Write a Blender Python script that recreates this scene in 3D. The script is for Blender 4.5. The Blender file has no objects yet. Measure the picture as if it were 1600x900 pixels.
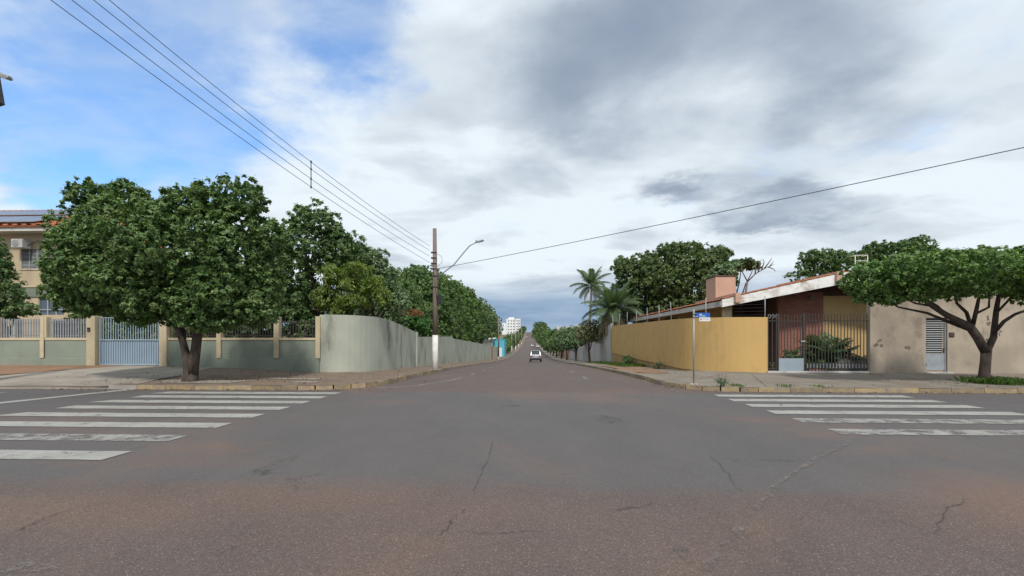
import bpy, math, random
import numpy as np
from mathutils import Vector, Matrix

random.seed(7)
SC = bpy.context.scene
COL = SC.collection
R = math.radians

# ------------------------------------------------------------------ camera
EYE = 1.57
FPX = 720.0                     # focal length in pixels of the 1600 px wide photograph
YAW = math.atan(29.0 / FPX)     # the side street runs off a little right of the centre
CA, SA = math.cos(YAW), math.sin(YAW)
cam_d = bpy.data.cameras.new('camera')
cam = bpy.data.objects.new('camera', cam_d)
COL.objects.link(cam)
cam.location = (0, 0, EYE)
cam.rotation_euler = (math.pi / 2, 0, YAW)
cam_d.sensor_width = 36
cam_d.lens = FPX / 1600 * 36
cam_d.shift_y = 80 / 1600
cam_d.clip_start = 0.05
cam_d.clip_end = 8000
SC.camera = cam

# ------------------------------------------------------------------ exposure
SC.render.engine = 'CYCLES'
SC.cycles.use_denoising = True
SC.cycles.max_bounces = 5
SC.cycles.transparent_max_bounces = 12
SC.view_settings.view_transform = 'Standard'
SC.view_settings.look = 'None'
SC.view_settings.gamma = 1
SC.view_settings.exposure = -0.06
SC.view_settings.use_curve_mapping = False

# ------------------------------------------------------------------ sun
SUN_EL = 51.0
SUN_AZ = math.atan2(0.15, -0.80)      # behind the camera
sx, sy, sz = math.sin(SUN_AZ) * math.cos(R(SUN_EL)), math.cos(SUN_AZ) * math.cos(R(SUN_EL)), math.sin(R(SUN_EL))
sl = bpy.data.lights.new('sun', 'SUN')
sl.energy = 3.5
sl.angle = R(6)
sl.color = (1.0, 0.95, 0.87)
sun = bpy.data.objects.new('sun', sl)
COL.objects.link(sun)
sun.location = (sx * 60, sy * 60, sz * 60)
sun.rotation_euler = Vector((sx, sy, sz)).to_track_quat('Z', 'Y').to_euler()

# ------------------------------------------------------------------ node helpers
class NT:
    def __init__(s, tree):
        s.t = tree
    def n(s, typ, **kw):
        nd = s.t.nodes.new(typ)
        for k, v in kw.items():
            setattr(nd, k, v)
        return nd
    def l(s, a, b):
        s.t.links.new(a, b)
    def _in(s, sock, v):
        if v is None:
            return
        if hasattr(v, 'is_output') or hasattr(v, 'links'):
            s.l(v, sock)
        else:
            sock.default_value = v
    def m(s, op, a, b=None, c=None, clamp=False):
        nd = s.n('ShaderNodeMath', operation=op, use_clamp=clamp)
        s._in(nd.inputs[0], a); s._in(nd.inputs[1], b); s._in(nd.inputs[2], c)
        return nd.outputs[0]
    def vm(s, op, a, b=None, out=0):
        nd = s.n('ShaderNodeVectorMath', operation=op)
        s._in(nd.inputs[0], a)
        if op == 'SCALE':
            s._in(nd.inputs['Scale'], b)
        else:
            s._in(nd.inputs[1], b)
        return nd.outputs[out]
    def noise(s, vec, scale, detail=4, rough=0.55, dist=0.0, col=False):
        nd = s.n('ShaderNodeTexNoise')
        s._in(nd.inputs['Vector'], vec)
        nd.inputs['Scale'].default_value = scale
        nd.inputs['Detail'].default_value = detail
        nd.inputs['Roughness'].default_value = rough
        nd.inputs['Distortion'].default_value = dist
        return nd.outputs[1] if col else nd.outputs[0]
    def ramp(s, fac, lo, hi, a=0.0, b=1.0, smooth=True):
        nd = s.n('ShaderNodeMapRange')
        nd.interpolation_type = 'SMOOTHSTEP' if smooth else 'LINEAR'
        s._in(nd.inputs[0], fac)
        nd.inputs[1].default_value = lo; nd.inputs[2].default_value = hi
        nd.inputs[3].default_value = a; nd.inputs[4].default_value = b
        return nd.outputs[0]
    def mix(s, fac, a, b, blend='MIX'):
        nd = s.n('ShaderNodeMix', data_type='RGBA', blend_type=blend)
        s._in(nd.inputs['Factor'], fac)
        def c(v):
            return (*v, 1) if isinstance(v, tuple) and len(v) == 3 else v
        s._in(nd.inputs['A'], c(a)); s._in(nd.inputs['B'], c(b))
        return nd.outputs['Result']
    def sep(s, v):
        nd = s.n('ShaderNodeSeparateXYZ'); s.l(v, nd.inputs[0]); return nd.outputs
    def comb(s, x, y, z):
        nd = s.n('ShaderNodeCombineXYZ')
        for i, v in enumerate((x, y, z)):
            s._in(nd.inputs[i], v)
        return nd.outputs[0]

# ------------------------------------------------------------------ sky
def photo_dir(px, py):
    v = Vector((CA, SA, 0)) * ((px - 800) / FPX) + Vector((-SA, CA, 0)) + Vector((0, 0, (530 - py) / FPX))
    return v.normalized()

world = bpy.data.worlds.new('World')
SC.world = world
world.use_nodes = True
wt = world.node_tree
wt.nodes.clear()
K = NT(wt)
SKY_STRENGTH = 0.11
sky = K.n('ShaderNodeTexSky', sky_type='NISHITA')
sky.sun_disc = False
sky.sun_elevation = R(SUN_EL)
sky.sun_rotation = SUN_AZ
sky.altitude = 200
sky.air_density = 1.0
sky.dust_density = 0.6
sky.ozone_density = 2.2
tc = K.n('ShaderNodeTexCoord')
D = tc.outputs['Generated']
ds = K.sep(D)
zc = K.m('ADD', K.m('MAXIMUM', ds[2], 0.0), 0.16)
P = K.comb(K.m('DIVIDE', ds[0], zc), K.m('DIVIDE', ds[1], zc), 0.0)
wob = K.vm('SCALE', K.vm('SUBTRACT', K.noise(P, 1.5, 6, 0.6, col=True), (0.5, 0.5, 0.5)), 0.34)
DW = K.vm('ADD', D, wob)
DS = K.vm('ADD', D, K.vm('SCALE', K.vm('SUBTRACT', K.noise(P, 3.2, 7, 0.62, col=True), (0.5, 0.5, 0.5)), 0.16))
def blob(px, py, r, soft, flat=1.0, src=None):
    c = photo_dir(px, py)
    a = K.vm('MULTIPLY', src or DW, (1, 1, flat))
    dist = K.vm('DISTANCE', a, (c.x, c.y, c.z * flat), out=1)
    return K.ramp(dist, r + soft, max(r - soft, 0.0))
def add(*v):
    o = v[0]
    for x in v[1:]:
        o = K.m('ADD', o, x)
    return o
n1 = K.noise(P, 0.95, 10, 0.58, 0.4)
n2 = K.noise(K.vm('ADD', P, (7.3, 2.1, 0)), 0.8, 9, 0.55, 0.5)
n3 = K.noise(K.vm('MULTIPLY', P, (1.0, 1.5, 1)), 2.3, 7, 0.55, 0.2)
n4 = K.noise(K.vm('ADD', K.vm('MULTIPLY', P, (1.0, 1.3, 1)), (3.7, 9.1, 0)), 1.35, 7, 0.50, 0.4)
blue_hole = K.m('MINIMUM', add(blob(230, 60, 0.22, 0.24), K.m('MULTIPLY', blob(570, 40, 0.07, 0.12), 0.72),
                K.m('MULTIPLY', blob(80, 190, 0.14, 0.22), 0.55)), 1.0)
thr = add(K.m('MULTIPLY', blue_hole, 0.36), K.m('MULTIPLY', K.ramp(n3, 0.3, 0.7, -0.5, 0.5), -0.10))
cover = K.ramp(K.m('SUBTRACT', n1, thr), 0.12, 0.41)
# brightness of the cloud deck
dark = add(K.m('MULTIPLY', blob(985, 75, 0.13, 0.13, 1.25), 0.82), K.m('MULTIPLY', blob(1255, 75, 0.08, 0.12, 1.4), 0.62),
           K.m('MULTIPLY', blob(840, 150, 0.05, 0.10), 0.30),
           K.m('MULTIPLY', blob(1050, 298, 0.06, 0.05, 2.4, DS), 0.75), K.m('MULTIPLY', blob(1215, 325, 0.11, 0.08, 3.0, DS), 0.68),
           K.m('MULTIPLY', blob(1165, 348, 0.05, 0.06, 3.0, DS), 0.35), K.m('MULTIPLY', blob(1130, 320, 0.16, 0.14, 1.6, DS), 0.16), K.m('MULTIPLY', blob(1240, 200, 0.03, 0.05, 2.0, DS), 0.22))
shade = K.m('ADD', dark, K.ramp(n2, 0.34, 0.70, -0.10, 0.30))
shade = K.m('ADD', shade, K.ramp(n4, 0.42, 0.66, -0.08, 0.34))
shade = K.m('ADD', shade, K.m('MULTIPLY', K.m('SUBTRACT', n3, 0.5), 0.55))
shade = K.m('TANH', K.m('MAXIMUM', K.m('MULTIPLY', shade, 1.05), 0.0))
S = 1.0 / SKY_STRENGTH
lit_c = (0.88 * S, 0.965 * S, 1.03 * S)
drk_c = (0.215 * S, 0.285 * S, 0.405 * S)
cloud = K.mix(shade, lit_c, drk_c)
blue = K.mix(1.0, sky.outputs[0], (1.05, 1.85, 2.45), 'MULTIPLY')
veil = K.mix(K.ramp(n3, 0.25, 0.75, 0.14, 0.56), blue, (0.70 * S, 0.80 * S, 0.92 * S))
full = K.mix(cover, veil, cloud)
# far rain clouds low along the horizon
hz = K.m('ADD', ds[2], K.m('MULTIPLY', K.m('SUBTRACT', n2, 0.5), 0.07))
lowmask = K.ramp(hz, 0.135, 0.075)
low_c = K.mix(K.ramp(K.noise(K.vm('MULTIPLY', D, (2, 2, 14)), 2.5, 6, 0.55), 0.35, 0.7), (0.195 * S, 0.325 * S, 0.52 * S), (0.33 * S, 0.46 * S, 0.63 * S))
full = K.mix(K.m('MULTIPLY', lowmask, 0.86), full, low_c)
bg = K.n('ShaderNodeBackground')
K.l(full, bg.inputs[0])
bg.inputs[1].default_value = SKY_STRENGTH
wo = K.n('ShaderNodeOutputWorld')
K.l(bg.outputs[0], wo.inputs[0])

# ------------------------------------------------------------------ mapping from the photograph to the place
def W(px, d):
    xc = (px - 800) / FPX * d
    return (xc * CA - d * SA, xc * SA + d * CA)
def Z(py, d):
    return EYE + (530 - py) / FPX * d
def P3(px, py, d):
    x, y = W(px, d)
    return Vector((x, y, Z(py, d)))
def atY(px, Y):
    k = (px - 800) / FPX
    d = Y / (CA + k * SA)
    return W(px, d)[0], d
# height of the road along the side street
_gy = [-400, 14, 18, 22, 27, 33.5, 45, 68, 99, 129, 160, 220, 313, 420, 600, 700, 900, 1500, 4000]
_gz = [0.0, 0.0, -0.04, -0.13, -0.29, -0.5, -0.93, -1.8, -2.65, -3.05, -3.15, -2.9, -1.9, 2.2, 10.6, 11.2, 6.0, -6.0, -40.0]
YB = sorted(set(list(range(-400, 0, 100)) + list(range(0, 60, 2)) + list(range(60, 340, 10)) + list(range(340, 900, 20)) + [1000, 1200, 1500, 2000, 3000, 4000]))
def _g0(y):
    for i in range(len(_gy) - 1):
        if y <= _gy[i + 1]:
            y0, y1 = _gy[i], _gy[i + 1]; z0, z1 = _gz[i], _gz[i + 1]
            m0 = (z1 - _gz[i - 1]) / (y1 - _gy[i - 1]) if i > 0 else 0
            m1 = (_gz[i + 2] - z0) / (_gy[i + 2] - y0) if i + 2 < len(_gy) else 0
            h = y1 - y0; t = (y - y0) / h
            return (2*t**3-3*t**2+1)*z0 + (t**3-2*t**2+t)*h*m0 + (-2*t**3+3*t**2)*z1 + (t**3-t**2)*h*m1
    return _gz[-1]
GB = [0.0 if y <= 14 else _g0(y) for y in YB]
def g(y):
    return float(np.interp(y, YB, GB))

# ------------------------------------------------------------------ mesh helpers
class MB:
    def __init__(s):
        s.v = []; s.f = []; s.sm = []
    def poly(s, pts, smooth=False):
        b = len(s.v)
        s.v += [tuple(p) for p in pts]
        s.f.append(tuple(range(b, b + len(pts)))); s.sm.append(smooth)
        return s
    def box(s, x0, x1, y0, y1, z0, z1, M=None):
        b = len(s.v)
        pts = [(x0,y0,z0),(x1,y0,z0),(x1,y1,z0),(x0,y1,z0),(x0,y0,z1),(x1,y0,z1),(x1,y1,z1),(x0,y1,z1)]
        if M is not None:
            pts = [tuple(M @ Vector(p)) for p in pts]
        s.v += pts
        for q in ((0,3,2,1),(4,5,6,7),(0,1,5,4),(1,2,6,5),(2,3,7,6),(3,0,4,7)):
            s.f.append(tuple(b + i for i in q)); s.sm.append(False)
        return s
    def hexa(s, bot, top):
        b = len(s.v)
        s.v += [tuple(p) for p in bot] + [tuple(p) for p in top]
        for q in ((0,3,2,1),(4,5,6,7),(0,1,5,4),(1,2,6,5),(2,3,7,6),(3,0,4,7)):
            s.f.append(tuple(b + i for i in q)); s.sm.append(False)
        return s
    def grid(s, rows, smooth=True, closed=False):
        b = len(s.v); n = len(rows[0])
        for r in rows:
            s.v += [tuple(p) for p in r]
        for i in range(len(rows) - 1):
            for j in range(n if closed else n - 1):
                k = (j + 1) % n
                s.f.append((b+i*n+j, b+i*n+k, b+(i+1)*n+k, b+(i+1)*n+j)); s.sm.append(smooth)
        return s
    def tube(s, path, radii, seg=8, cap=True, wob=0.0, rnd=None):
        path = [Vector(p) for p in path]
        if not hasattr(radii, '__len__'):
            radii = [radii] * len(path)
        rows = []
        ref = None
        for i, p in enumerate(path):
            t = (path[min(i+1, len(path)-1)] - path[max(i-1, 0)]).normalized()
            if ref is None:
                ref = Vector((1, 0, 0)) if abs(t.x) < 0.8 else Vector((0, 1, 0))
            u = (ref - t * ref.dot(t)).normalized()
            ref = u
            w = t.cross(u)
            row = []
            for k in range(seg):
                a = 2 * math.pi * k / seg
                r = radii[i] * (1 + (rnd.uniform(-wob, wob) if rnd else 0))
                row.append(p + u * (r * math.cos(a)) + w * (r * math.sin(a)))
            rows.append(row)
        b = len(s.v)
        s.grid(rows, True, True)
        if cap:
            s.f.append(tuple(b + k for k in reversed(range(seg)))); s.sm.append(False)
            e = b + (len(path) - 1) * seg
            s.f.append(tuple(e + k for k in range(seg))); s.sm.append(False)
        return s
    def lathe(s, prof, seg=12, c=(0, 0, 0)):
        rows = [[(c[0] + r * math.cos(2*math.pi*k/seg), c[1] + r * math.sin(2*math.pi*k/seg), c[2] + z) for k in range(seg)] for r, z in prof]
        b = len(s.v)
        s.grid(rows, True, True)
        s.f.append(tuple(b + k for k in reversed(range(seg)))); s.sm.append(False)
        e = b + (len(prof) - 1) * seg
        s.f.append(tuple(e + k for k in range(seg))); s.sm.append(False)
        return s
    def mesh(s, name):
        me = bpy.data.meshes.new(name)
        me.from_pydata(s.v, [], s.f)
        me.polygons.foreach_set('use_smooth', s.sm)
        me.update()
        return me
    def build(s, name, mat, parent=None, bevel=0.0):
        return put(name, s.mesh(name), mat, parent, bevel)

def put(name, me, mat=None, parent=None, bevel=0.0):
    o = bpy.data.objects.new(name, me)
    COL.objects.link(o)
    if mat is not None and len(me.materials) == 0:
        me.materials.append(mat)
    if parent is not None:
        o.parent = parent
    if bevel:
        b = o.modifiers.new('bevel', 'BEVEL'); b.width = bevel; b.segments = 2; b.limit_method = 'ANGLE'
    return o
def tag(o, label=None, cat=None, group=None, kind=None):
    if label: o['label'] = label
    if cat: o['category'] = cat
    if group: o['group'] = group
    if kind: o['kind'] = kind
    return o
def thing(name, label, cat, loc=(0, 0, 0), group=None, rz=0.0):
    o = bpy.data.objects.new(name, None)
    o.empty_display_size = 0.2
    COL.objects.link(o)
    o.location = loc
    o.rotation_euler = (0, 0, rz)
    return tag(o, label, cat, group)
def copy_tree(o, parent=None):
    c = o.copy()
    COL.objects.link(c)
    c.parent = parent
    for ch in list(o.children):
        copy_tree(ch, c)
    return c

# ------------------------------------------------------------------ materials
def new_mat(name):
    m = bpy.data.materials.new(name)
    m.use_nodes = True
    t = m.node_tree
    t.nodes.clear()
    k = NT(t)
    out = k.n('ShaderNodeOutputMaterial')
    bs = k.n('ShaderNodeBsdfPrincipled')
    k.l(bs.outputs[0], out.inputs[0])
    return m, k, bs, out
def pm(name, c1, c2=None, scale=2.0, rough=0.8, spec=0.3, metal=0.0, bump=0.0, bscale=40.0, stretch=(1, 1, 1),
       stain=None, stain_amt=0.6, stain_scale=1.2, stain_stretch=(1, 1, 0.12), fine=0.0, objrand=0.0, lo=0.3, hi=0.7):
    """two tones mixed by noise, an optional run of weather stains, fine grain and relief"""
    m, k, bs, out = new_mat(name)
    co = k.n('ShaderNodeTexCoord').outputs['Object']
    v = k.vm('MULTIPLY', co, stretch)
    c2 = c2 or tuple(x * 0.8 for x in c1)
    col = k.mix(k.ramp(k.noise(v, scale, 6, 0.6), lo, hi), c1, c2)
    if stain:
        sv = k.vm('MULTIPLY', co, stain_stretch)
        sm_ = k.m('MULTIPLY', k.ramp(k.noise(sv, stain_scale, 7, 0.65), 0.46, 0.70), k.ramp(k.noise(co, 0.6, 3), 0.36, 0.58))
        col = k.mix(k.m('MULTIPLY', sm_, stain_amt), col, stain)
    if fine:
        f = k.noise(co, 90.0, 3, 0.7)
        col = k.mix(1.0, col, k.comb(*[k.ramp(f, 0.2, 0.8, 1 - fine, 1 + fine, False)] * 3), 'MULTIPLY')
    if objrand:
        r = k.n('ShaderNodeObjectInfo').outputs['Random']
        col = k.mix(1.0, col, k.comb(*[k.ramp(r, 0, 1, 1 - objrand, 1 + objrand, False)] * 3), 'MULTIPLY')
    k.l(col, bs.inputs['Base Color'])
    bs.inputs['Roughness'].default_value = rough
    bs.inputs['Specular IOR Level'].default_value = spec
    bs.inputs['Metallic'].default_value = metal
    if bump:
        b = k.n('ShaderNodeBump')
        b.inputs['Strength'].default_value = bump
        b.inputs['Distance'].default_value = 0.01
        k.l(k.noise(co, bscale, 5, 0.65), b.inputs['Height'])
        k.l(b.outputs[0], bs.inputs['Normal'])
    return m
def leaf_mat(name, dark, mid, light, trans=0.32, rough=0.45, back=1.3):
    """every leaf has its own tone, every tuft (attribute written by the crown builder) is lighter or darker at random, for new growth and painted sunlit highlights"""
    m, k, bs, out = new_mat(name)
    r = k.n('ShaderNodeNewGeometry').outputs['Random Per Island']
    at = k.n('ShaderNodeAttribute', attribute_name='tuft').outputs['Fac']
    a = k.mix(k.ramp(r, 0.0, 0.8, 0, 1, False), dark, mid)
    col = k.mix(k.ramp(k.m('ADD', k.m('MULTIPLY', at, 0.75), k.m('MULTIPLY', r, 0.4)), 0.36, 1.02), a, light)
    k.l(col, bs.inputs['Base Color'])
    bs.inputs['Roughness'].default_value = rough
    bs.inputs['Specular IOR Level'].default_value = 0.3
    tr = k.n('ShaderNodeBsdfTranslucent')
    k.l(k.mix(1.0, col, (back, back * 1.1, back * 0.55), 'MULTIPLY'), tr.inputs[0])
    mx = k.n('ShaderNodeMixShader')
    mx.inputs[0].default_value = trans
    k.l(bs.outputs[0], mx.inputs[1]); k.l(tr.outputs[0], mx.inputs[2])
    k.l(mx.outputs[0], out.inputs[0])
    return m
def asphalt():
    """old reddish asphalt; a greyer, finer surfacing runs across the junction between Y = 4.8 and 13.6; red dust lies in places, and a windscreen reflection is painted in at the right"""
    m, k, bs, out = new_mat('street_asphalt')
    co = k.n('ShaderNodeTexCoord').outputs['Object']
    s = k.sep(co)
    edge = k.noise(co, 0.9, 7, 0.7)
    yy = k.m('ADD', s[1], k.m('MULTIPLY', k.m('SUBTRACT', edge, 0.5), 1.2))
    new = k.m('MULTIPLY', k.ramp(yy, 4.5, 5.2), k.ramp(yy, 13.9, 13.3))
    big = k.ramp(k.noise(co, 0.16, 6, 0.62), 0.32, 0.68)
    col = k.mix(new, k.mix(big, (0.117, 0.087, 0.076), (0.103, 0.083, 0.075)), k.mix(big, (0.109, 0.0985, 0.0965), (0.099, 0.093, 0.093)))
    mid = k.noise(k.vm('MULTIPLY', co, (1.0, 0.45, 1)), 1.1, 6, 0.65)
    col = k.mix(k.ramp(mid, 0.3, 0.75, 0.0, 0.5), col, k.mix(1.0, col, (0.76, 0.76, 0.78), 'MULTIPLY'))
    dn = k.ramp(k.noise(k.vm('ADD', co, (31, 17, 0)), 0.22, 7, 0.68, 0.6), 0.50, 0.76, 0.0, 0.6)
    for (px, py, rx, ry, amt) in ((60, 800, 2.2, 0.8, 0.75), (480, 775, 2.0, 0.8, 0.5), (1640, 790, 1.7, 1.6, 1.0), (250, 720, 2.2, 0.6, 0.45), (700, 800, 2.5, 0.6, 0.3)):  # strong right-hand patch paints an orange windscreen reflection; the rest is dust
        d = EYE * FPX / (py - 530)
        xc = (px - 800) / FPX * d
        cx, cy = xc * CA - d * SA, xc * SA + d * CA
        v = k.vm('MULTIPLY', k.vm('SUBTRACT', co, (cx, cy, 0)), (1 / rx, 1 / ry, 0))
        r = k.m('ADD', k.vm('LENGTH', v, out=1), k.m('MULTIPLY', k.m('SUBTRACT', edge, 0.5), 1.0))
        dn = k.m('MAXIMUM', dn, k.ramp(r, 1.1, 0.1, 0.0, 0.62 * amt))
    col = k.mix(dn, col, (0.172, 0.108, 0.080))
    oil = k.ramp(k.noise(k.vm('MULTIPLY', k.vm('ADD', co, (5, 9, 0)), (1.3, 0.25, 1)), 1.0, 5, 0.7, 0.8), 0.58, 0.78, 0.0, 0.5)
    col = k.mix(oil, col, k.mix(1.0, col, (0.6, 0.6, 0.62), 'MULTIPLY'))
    fleck = k.ramp(k.noise(k.vm('ADD', co, (3, 4, 0)), 9.0, 5, 0.75), 0.60, 0.72, 0.0, 0.4)
    col = k.mix(fleck, col, k.mix(1.0, col, (0.62, 0.62, 0.63), 'MULTIPLY'))
    # stones of the aggregate
    vo = k.n('ShaderNodeTexVoronoi'); vo.inputs['Scale'].default_value = 125.0
    k.l(co, vo.inputs['Vector'])
    sp = k.sep(vo.outputs['Color'])
    amt = k.ramp(new, 0, 1, 0.30, 0.20, False)
    f = k.m('ADD', 1.0, k.m('MULTIPLY', k.m('SUBTRACT', sp[0], 0.5), k.m('MULTIPLY', amt, 2.0)))
    col = k.mix(1.0, col, k.comb(f, f, f), 'MULTIPLY')
    pale = k.m('MULTIPLY', k.m('GREATER_THAN', sp[1], 0.975), k.ramp(new, 0, 1, 0.42, 0.12, False))
    col = k.mix(pale, col, (0.36, 0.32, 0.28))
    # hairline cracks
    cv = k.n('ShaderNodeTexVoronoi', feature='DISTANCE_TO_EDGE'); cv.inputs['Scale'].default_value = 0.42
    k.l(k.vm('ADD', co, k.vm('SCALE', k.noise(co, 1.6, 5, 0.7, col=True), 0.9)), cv.inputs['Vector'])
    crack = k.m('MULTIPLY', k.ramp(cv.outputs['Distance'], 0.009, 0.0), k.ramp(k.noise(co, 0.5, 3), 0.54, 0.64))
    col = k.mix(k.m('MULTIPLY', crack, 0.5), col, (0.04, 0.036, 0.034))
    k.l(col, bs.inputs['Base Color'])
    bs.inputs['Roughness'].default_value = 0.78
    bs.inputs['Specular IOR Level'].default_value = 0.3
    b = k.n('ShaderNodeBump'); b.inputs['Strength'].default_value = 0.5; b.inputs['Distance'].default_value = 0.005
    k.l(k.m('ADD', sp[0], k.m('MULTIPLY', k.noise(co, 7, 4), 1.5)), b.inputs['Height'])
    k.l(b.outputs[0], bs.inputs['Normal'])
    return m
def paint_mat(name, c, wear_lo, wear_hi, scale=3.0):
    """road paint worn through to the asphalt below"""
    m, k, bs, out = new_mat(name)
    co = k.n('ShaderNodeTexCoord').outputs['Object']
    w = k.m('ADD', k.m('MULTIPLY', k.noise(co, scale, 8, 0.75, 0.5), 0.7), k.m('MULTIPLY', k.noise(co, scale * 14, 4, 0.7), 0.3))
    col = k.mix(k.ramp(k.noise(co, 1.1, 6, 0.6), 0.3, 0.7), c, tuple(x * 0.78 for x in c))
    col = k.mix(k.ramp(k.noise(co, 11, 6, 0.7), 0.45, 0.7, 0.0, 0.6), col, (0.22, 0.20, 0.185))
    k.l(col, bs.inputs['Base Color'])
    bs.inputs['Roughness'].default_value = 0.7
    tp = k.n('ShaderNodeBsdfTransparent')
    mx = k.n('ShaderNodeMixShader')
    k.l(k.ramp(w, wear_lo, wear_hi), mx.inputs[0])
    k.l(bs.outputs[0], mx.inputs[1]); k.l(tp.outputs[0], mx.inputs[2])
    k.l(mx.outputs[0], out.inputs[0])
    return m
def brick_mat(name, c1, c2, mortar):
    m, k, bs, out = new_mat(name)
    co = k.n('ShaderNodeTexCoord').outputs['Object']
    s = k.sep(co)
    v = k.comb(k.m('ADD', s[0], s[1]), s[2], 0.0)
    br = k.n('ShaderNodeTexBrick')
    k.l(v, br.inputs['Vector'])
    br.inputs['Color1'].default_value = (*c1, 1); br.inputs['Color2'].default_value = (*c2, 1); br.inputs['Mortar'].default_value = (*mortar, 1)
    br.inputs['Scale'].default_value = 1.0
    br.inputs['Brick Width'].default_value = 0.24; br.inputs['Row Height'].default_value = 0.075; br.inputs['Mortar Size'].default_value = 0.008
    col = k.mix(k.ramp(k.noise(co, 1.5, 5), 0.3, 0.7, 0, 0.4), br.outputs[0], (c2[0] * 0.6, c2[1] * 0.6, c2[2] * 0.6))
    k.l(col, bs.inputs['Base Color'])
    bs.inputs['Roughness'].default_value = 0.85
    b = k.n('ShaderNodeBump'); b.inputs['Strength'].default_value = 0.6; b.inputs['Distance'].default_value = 0.01; b.invert = True
    k.l(br.outputs['Fac'], b.inputs['Height']); k.l(b.outputs[0], bs.inputs['Normal'])
    return m
def glass_mat(name, c=(0.03, 0.035, 0.04), rough=0.08):
    m, k, bs, out = new_mat(name)
    bs.inputs['Base Color'].default_value = (*c, 1)
    bs.inputs['Roughness'].default_value = rough
    bs.inputs['Specular IOR Level'].default_value = 0.6
    return m

M = {}
M['ground'] = pm('bare_earth', (0.20, 0.13, 0.08), (0.10, 0.12, 0.045), 0.25, 0.95, bump=0.4, bscale=6)
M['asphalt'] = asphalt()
M['paint'] = paint_mat('white_road_paint', (0.34, 0.335, 0.31), 0.53, 0.66)
M['paint_worn'] = paint_mat('worn_white_road_paint', (0.31, 0.305, 0.285), 0.45, 0.60)
M['paint_faint'] = paint_mat('faint_road_paint', (0.22, 0.205, 0.19), 0.30, 0.56)
M['walk_left'] = pm('dusty_brown_paving', (0.195, 0.14, 0.10), (0.145, 0.112, 0.088), 0.9, 0.9, bump=0.5, bscale=14, stain=(0.10, 0.085, 0.07), stain_stretch=(1, 1, 1), fine=0.2)
M['walk_right'] = pm('grey_concrete_paving', (0.215, 0.195, 0.165), (0.165, 0.142, 0.115), 0.8, 0.9, bump=0.4, bscale=18, stain=(0.19, 0.125, 0.08), stain_stretch=(1, 1, 1), fine=0.18)
M['drive'] = pm('pale_driveway_concrete', (0.30, 0.265, 0.225), (0.235, 0.205, 0.175), 0.8, 0.9, bump=0.4, bscale=16, stain=(0.14, 0.115, 0.095), stain_stretch=(1, 1, 1), fine=0.15)
M['dirt'] = pm('red_dirt', (0.25, 0.145, 0.085), (0.19, 0.12, 0.08), 1.3, 0.95, bump=0.6, bscale=20, fine=0.25)
M['kerb_y'] = pm('worn_yellow_kerb', (0.36, 0.265, 0.135), (0.23, 0.19, 0.15), 4.5, 0.85, bump=0.5, bscale=25, objrand=0.2, stain=(0.16, 0.13, 0.10), stain_stretch=(1, 1, 1), stain_scale=3)
M['kerb_g'] = pm('grey_kerb', (0.32, 0.29, 0.26), (0.24, 0.22, 0.20), 2.0, 0.9, bump=0.5, bscale=25, objrand=0.15)
M['yellow'] = pm('ochre_wall_paint', (0.575, 0.375, 0.142), (0.53, 0.345, 0.138), 0.5, 0.75, bump=0.15, bscale=30, stain=(0.33, 0.22, 0.10), stain_amt=0.4, stain_stretch=(1, 1, 0.55), stain_scale=1.6, fine=0.08)
M['yellow_base'] = pm('ochre_wall_base', (0.44, 0.29, 0.13), (0.36, 0.24, 0.12), 1.0, 0.85, bump=0.3, stain=(0.2, 0.14, 0.09), stain_amt=0.5)
M['house_yellow'] = pm('house_ochre_plaster', (0.52, 0.36, 0.16), (0.45, 0.31, 0.145), 0.6, 0.8, bump=0.15, stain=(0.3, 0.21, 0.11), stain_amt=0.5)
M['wall_green'] = pm('grey_green_render', (0.43, 0.455, 0.375), (0.37, 0.39, 0.33), 0.7, 0.88, bump=0.3, bscale=22, stain=(0.15, 0.15, 0.13), stain_amt=0.95, stain_stretch=(1, 1, 0.28), stain_scale=1.3, fine=0.1)
M['panel_green'] = pm('sage_wall_paint', (0.26, 0.295, 0.24), (0.22, 0.25, 0.205), 0.8, 0.85, bump=0.25, stain=(0.11, 0.12, 0.10), stain_amt=0.5, fine=0.08)
M['cream'] = pm('cream_paint', (0.56, 0.48, 0.32), (0.46, 0.39, 0.27), 1.2, 0.8, bump=0.2, stain=(0.28, 0.23, 0.16), stain_amt=0.6)
M['bars_grey'] = pm('grey_painted_steel', (0.27, 0.29, 0.31), (0.21, 0.22, 0.24), 3, 0.5, 0.4)
M['bars_dark'] = pm('dark_painted_steel', (0.045, 0.045, 0.047), (0.06, 0.045, 0.037), 4, 0.55, 0.4)
M['gate_blue'] = pm('pale_blue_gate_paint', (0.29, 0.375, 0.46), (0.255, 0.33, 0.405), 1.5, 0.55, 0.4, stain=(0.2, 0.24, 0.27), stain_amt=0.4)
M['gate_bar'] = pm('pale_blue_gate_bars', (0.31, 0.40, 0.46), (0.26, 0.34, 0.39), 2, 0.5, 0.4)
M['house_beige'] = pm('beige_house_plaster', (0.49, 0.395, 0.265), (0.43, 0.35, 0.24), 0.6, 0.85, bump=0.15, stain=(0.27, 0.22, 0.15), stain_amt=0.5)
M['house_green'] = pm('house_green_band', (0.20, 0.225, 0.18), None, 0.8, 0.85)
M['white_trim'] = pm('weathered_white_trim', (0.60, 0.58, 0.54), (0.50, 0.47, 0.43), 1.2, 0.8, bump=0.2, stain=(0.27, 0.22, 0.18), stain_amt=0.7, stain_stretch=(1, 1, 0.6))
M['fascia'] = pm('flaking_white_fascia', (0.82, 0.81, 0.79), (0.74, 0.72, 0.69), 1.0, 0.8, bump=0.3, stain=(0.25, 0.18, 0.135), stain_amt=0.8, stain_scale=1.7, stain_stretch=(1, 1, 1))
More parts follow.
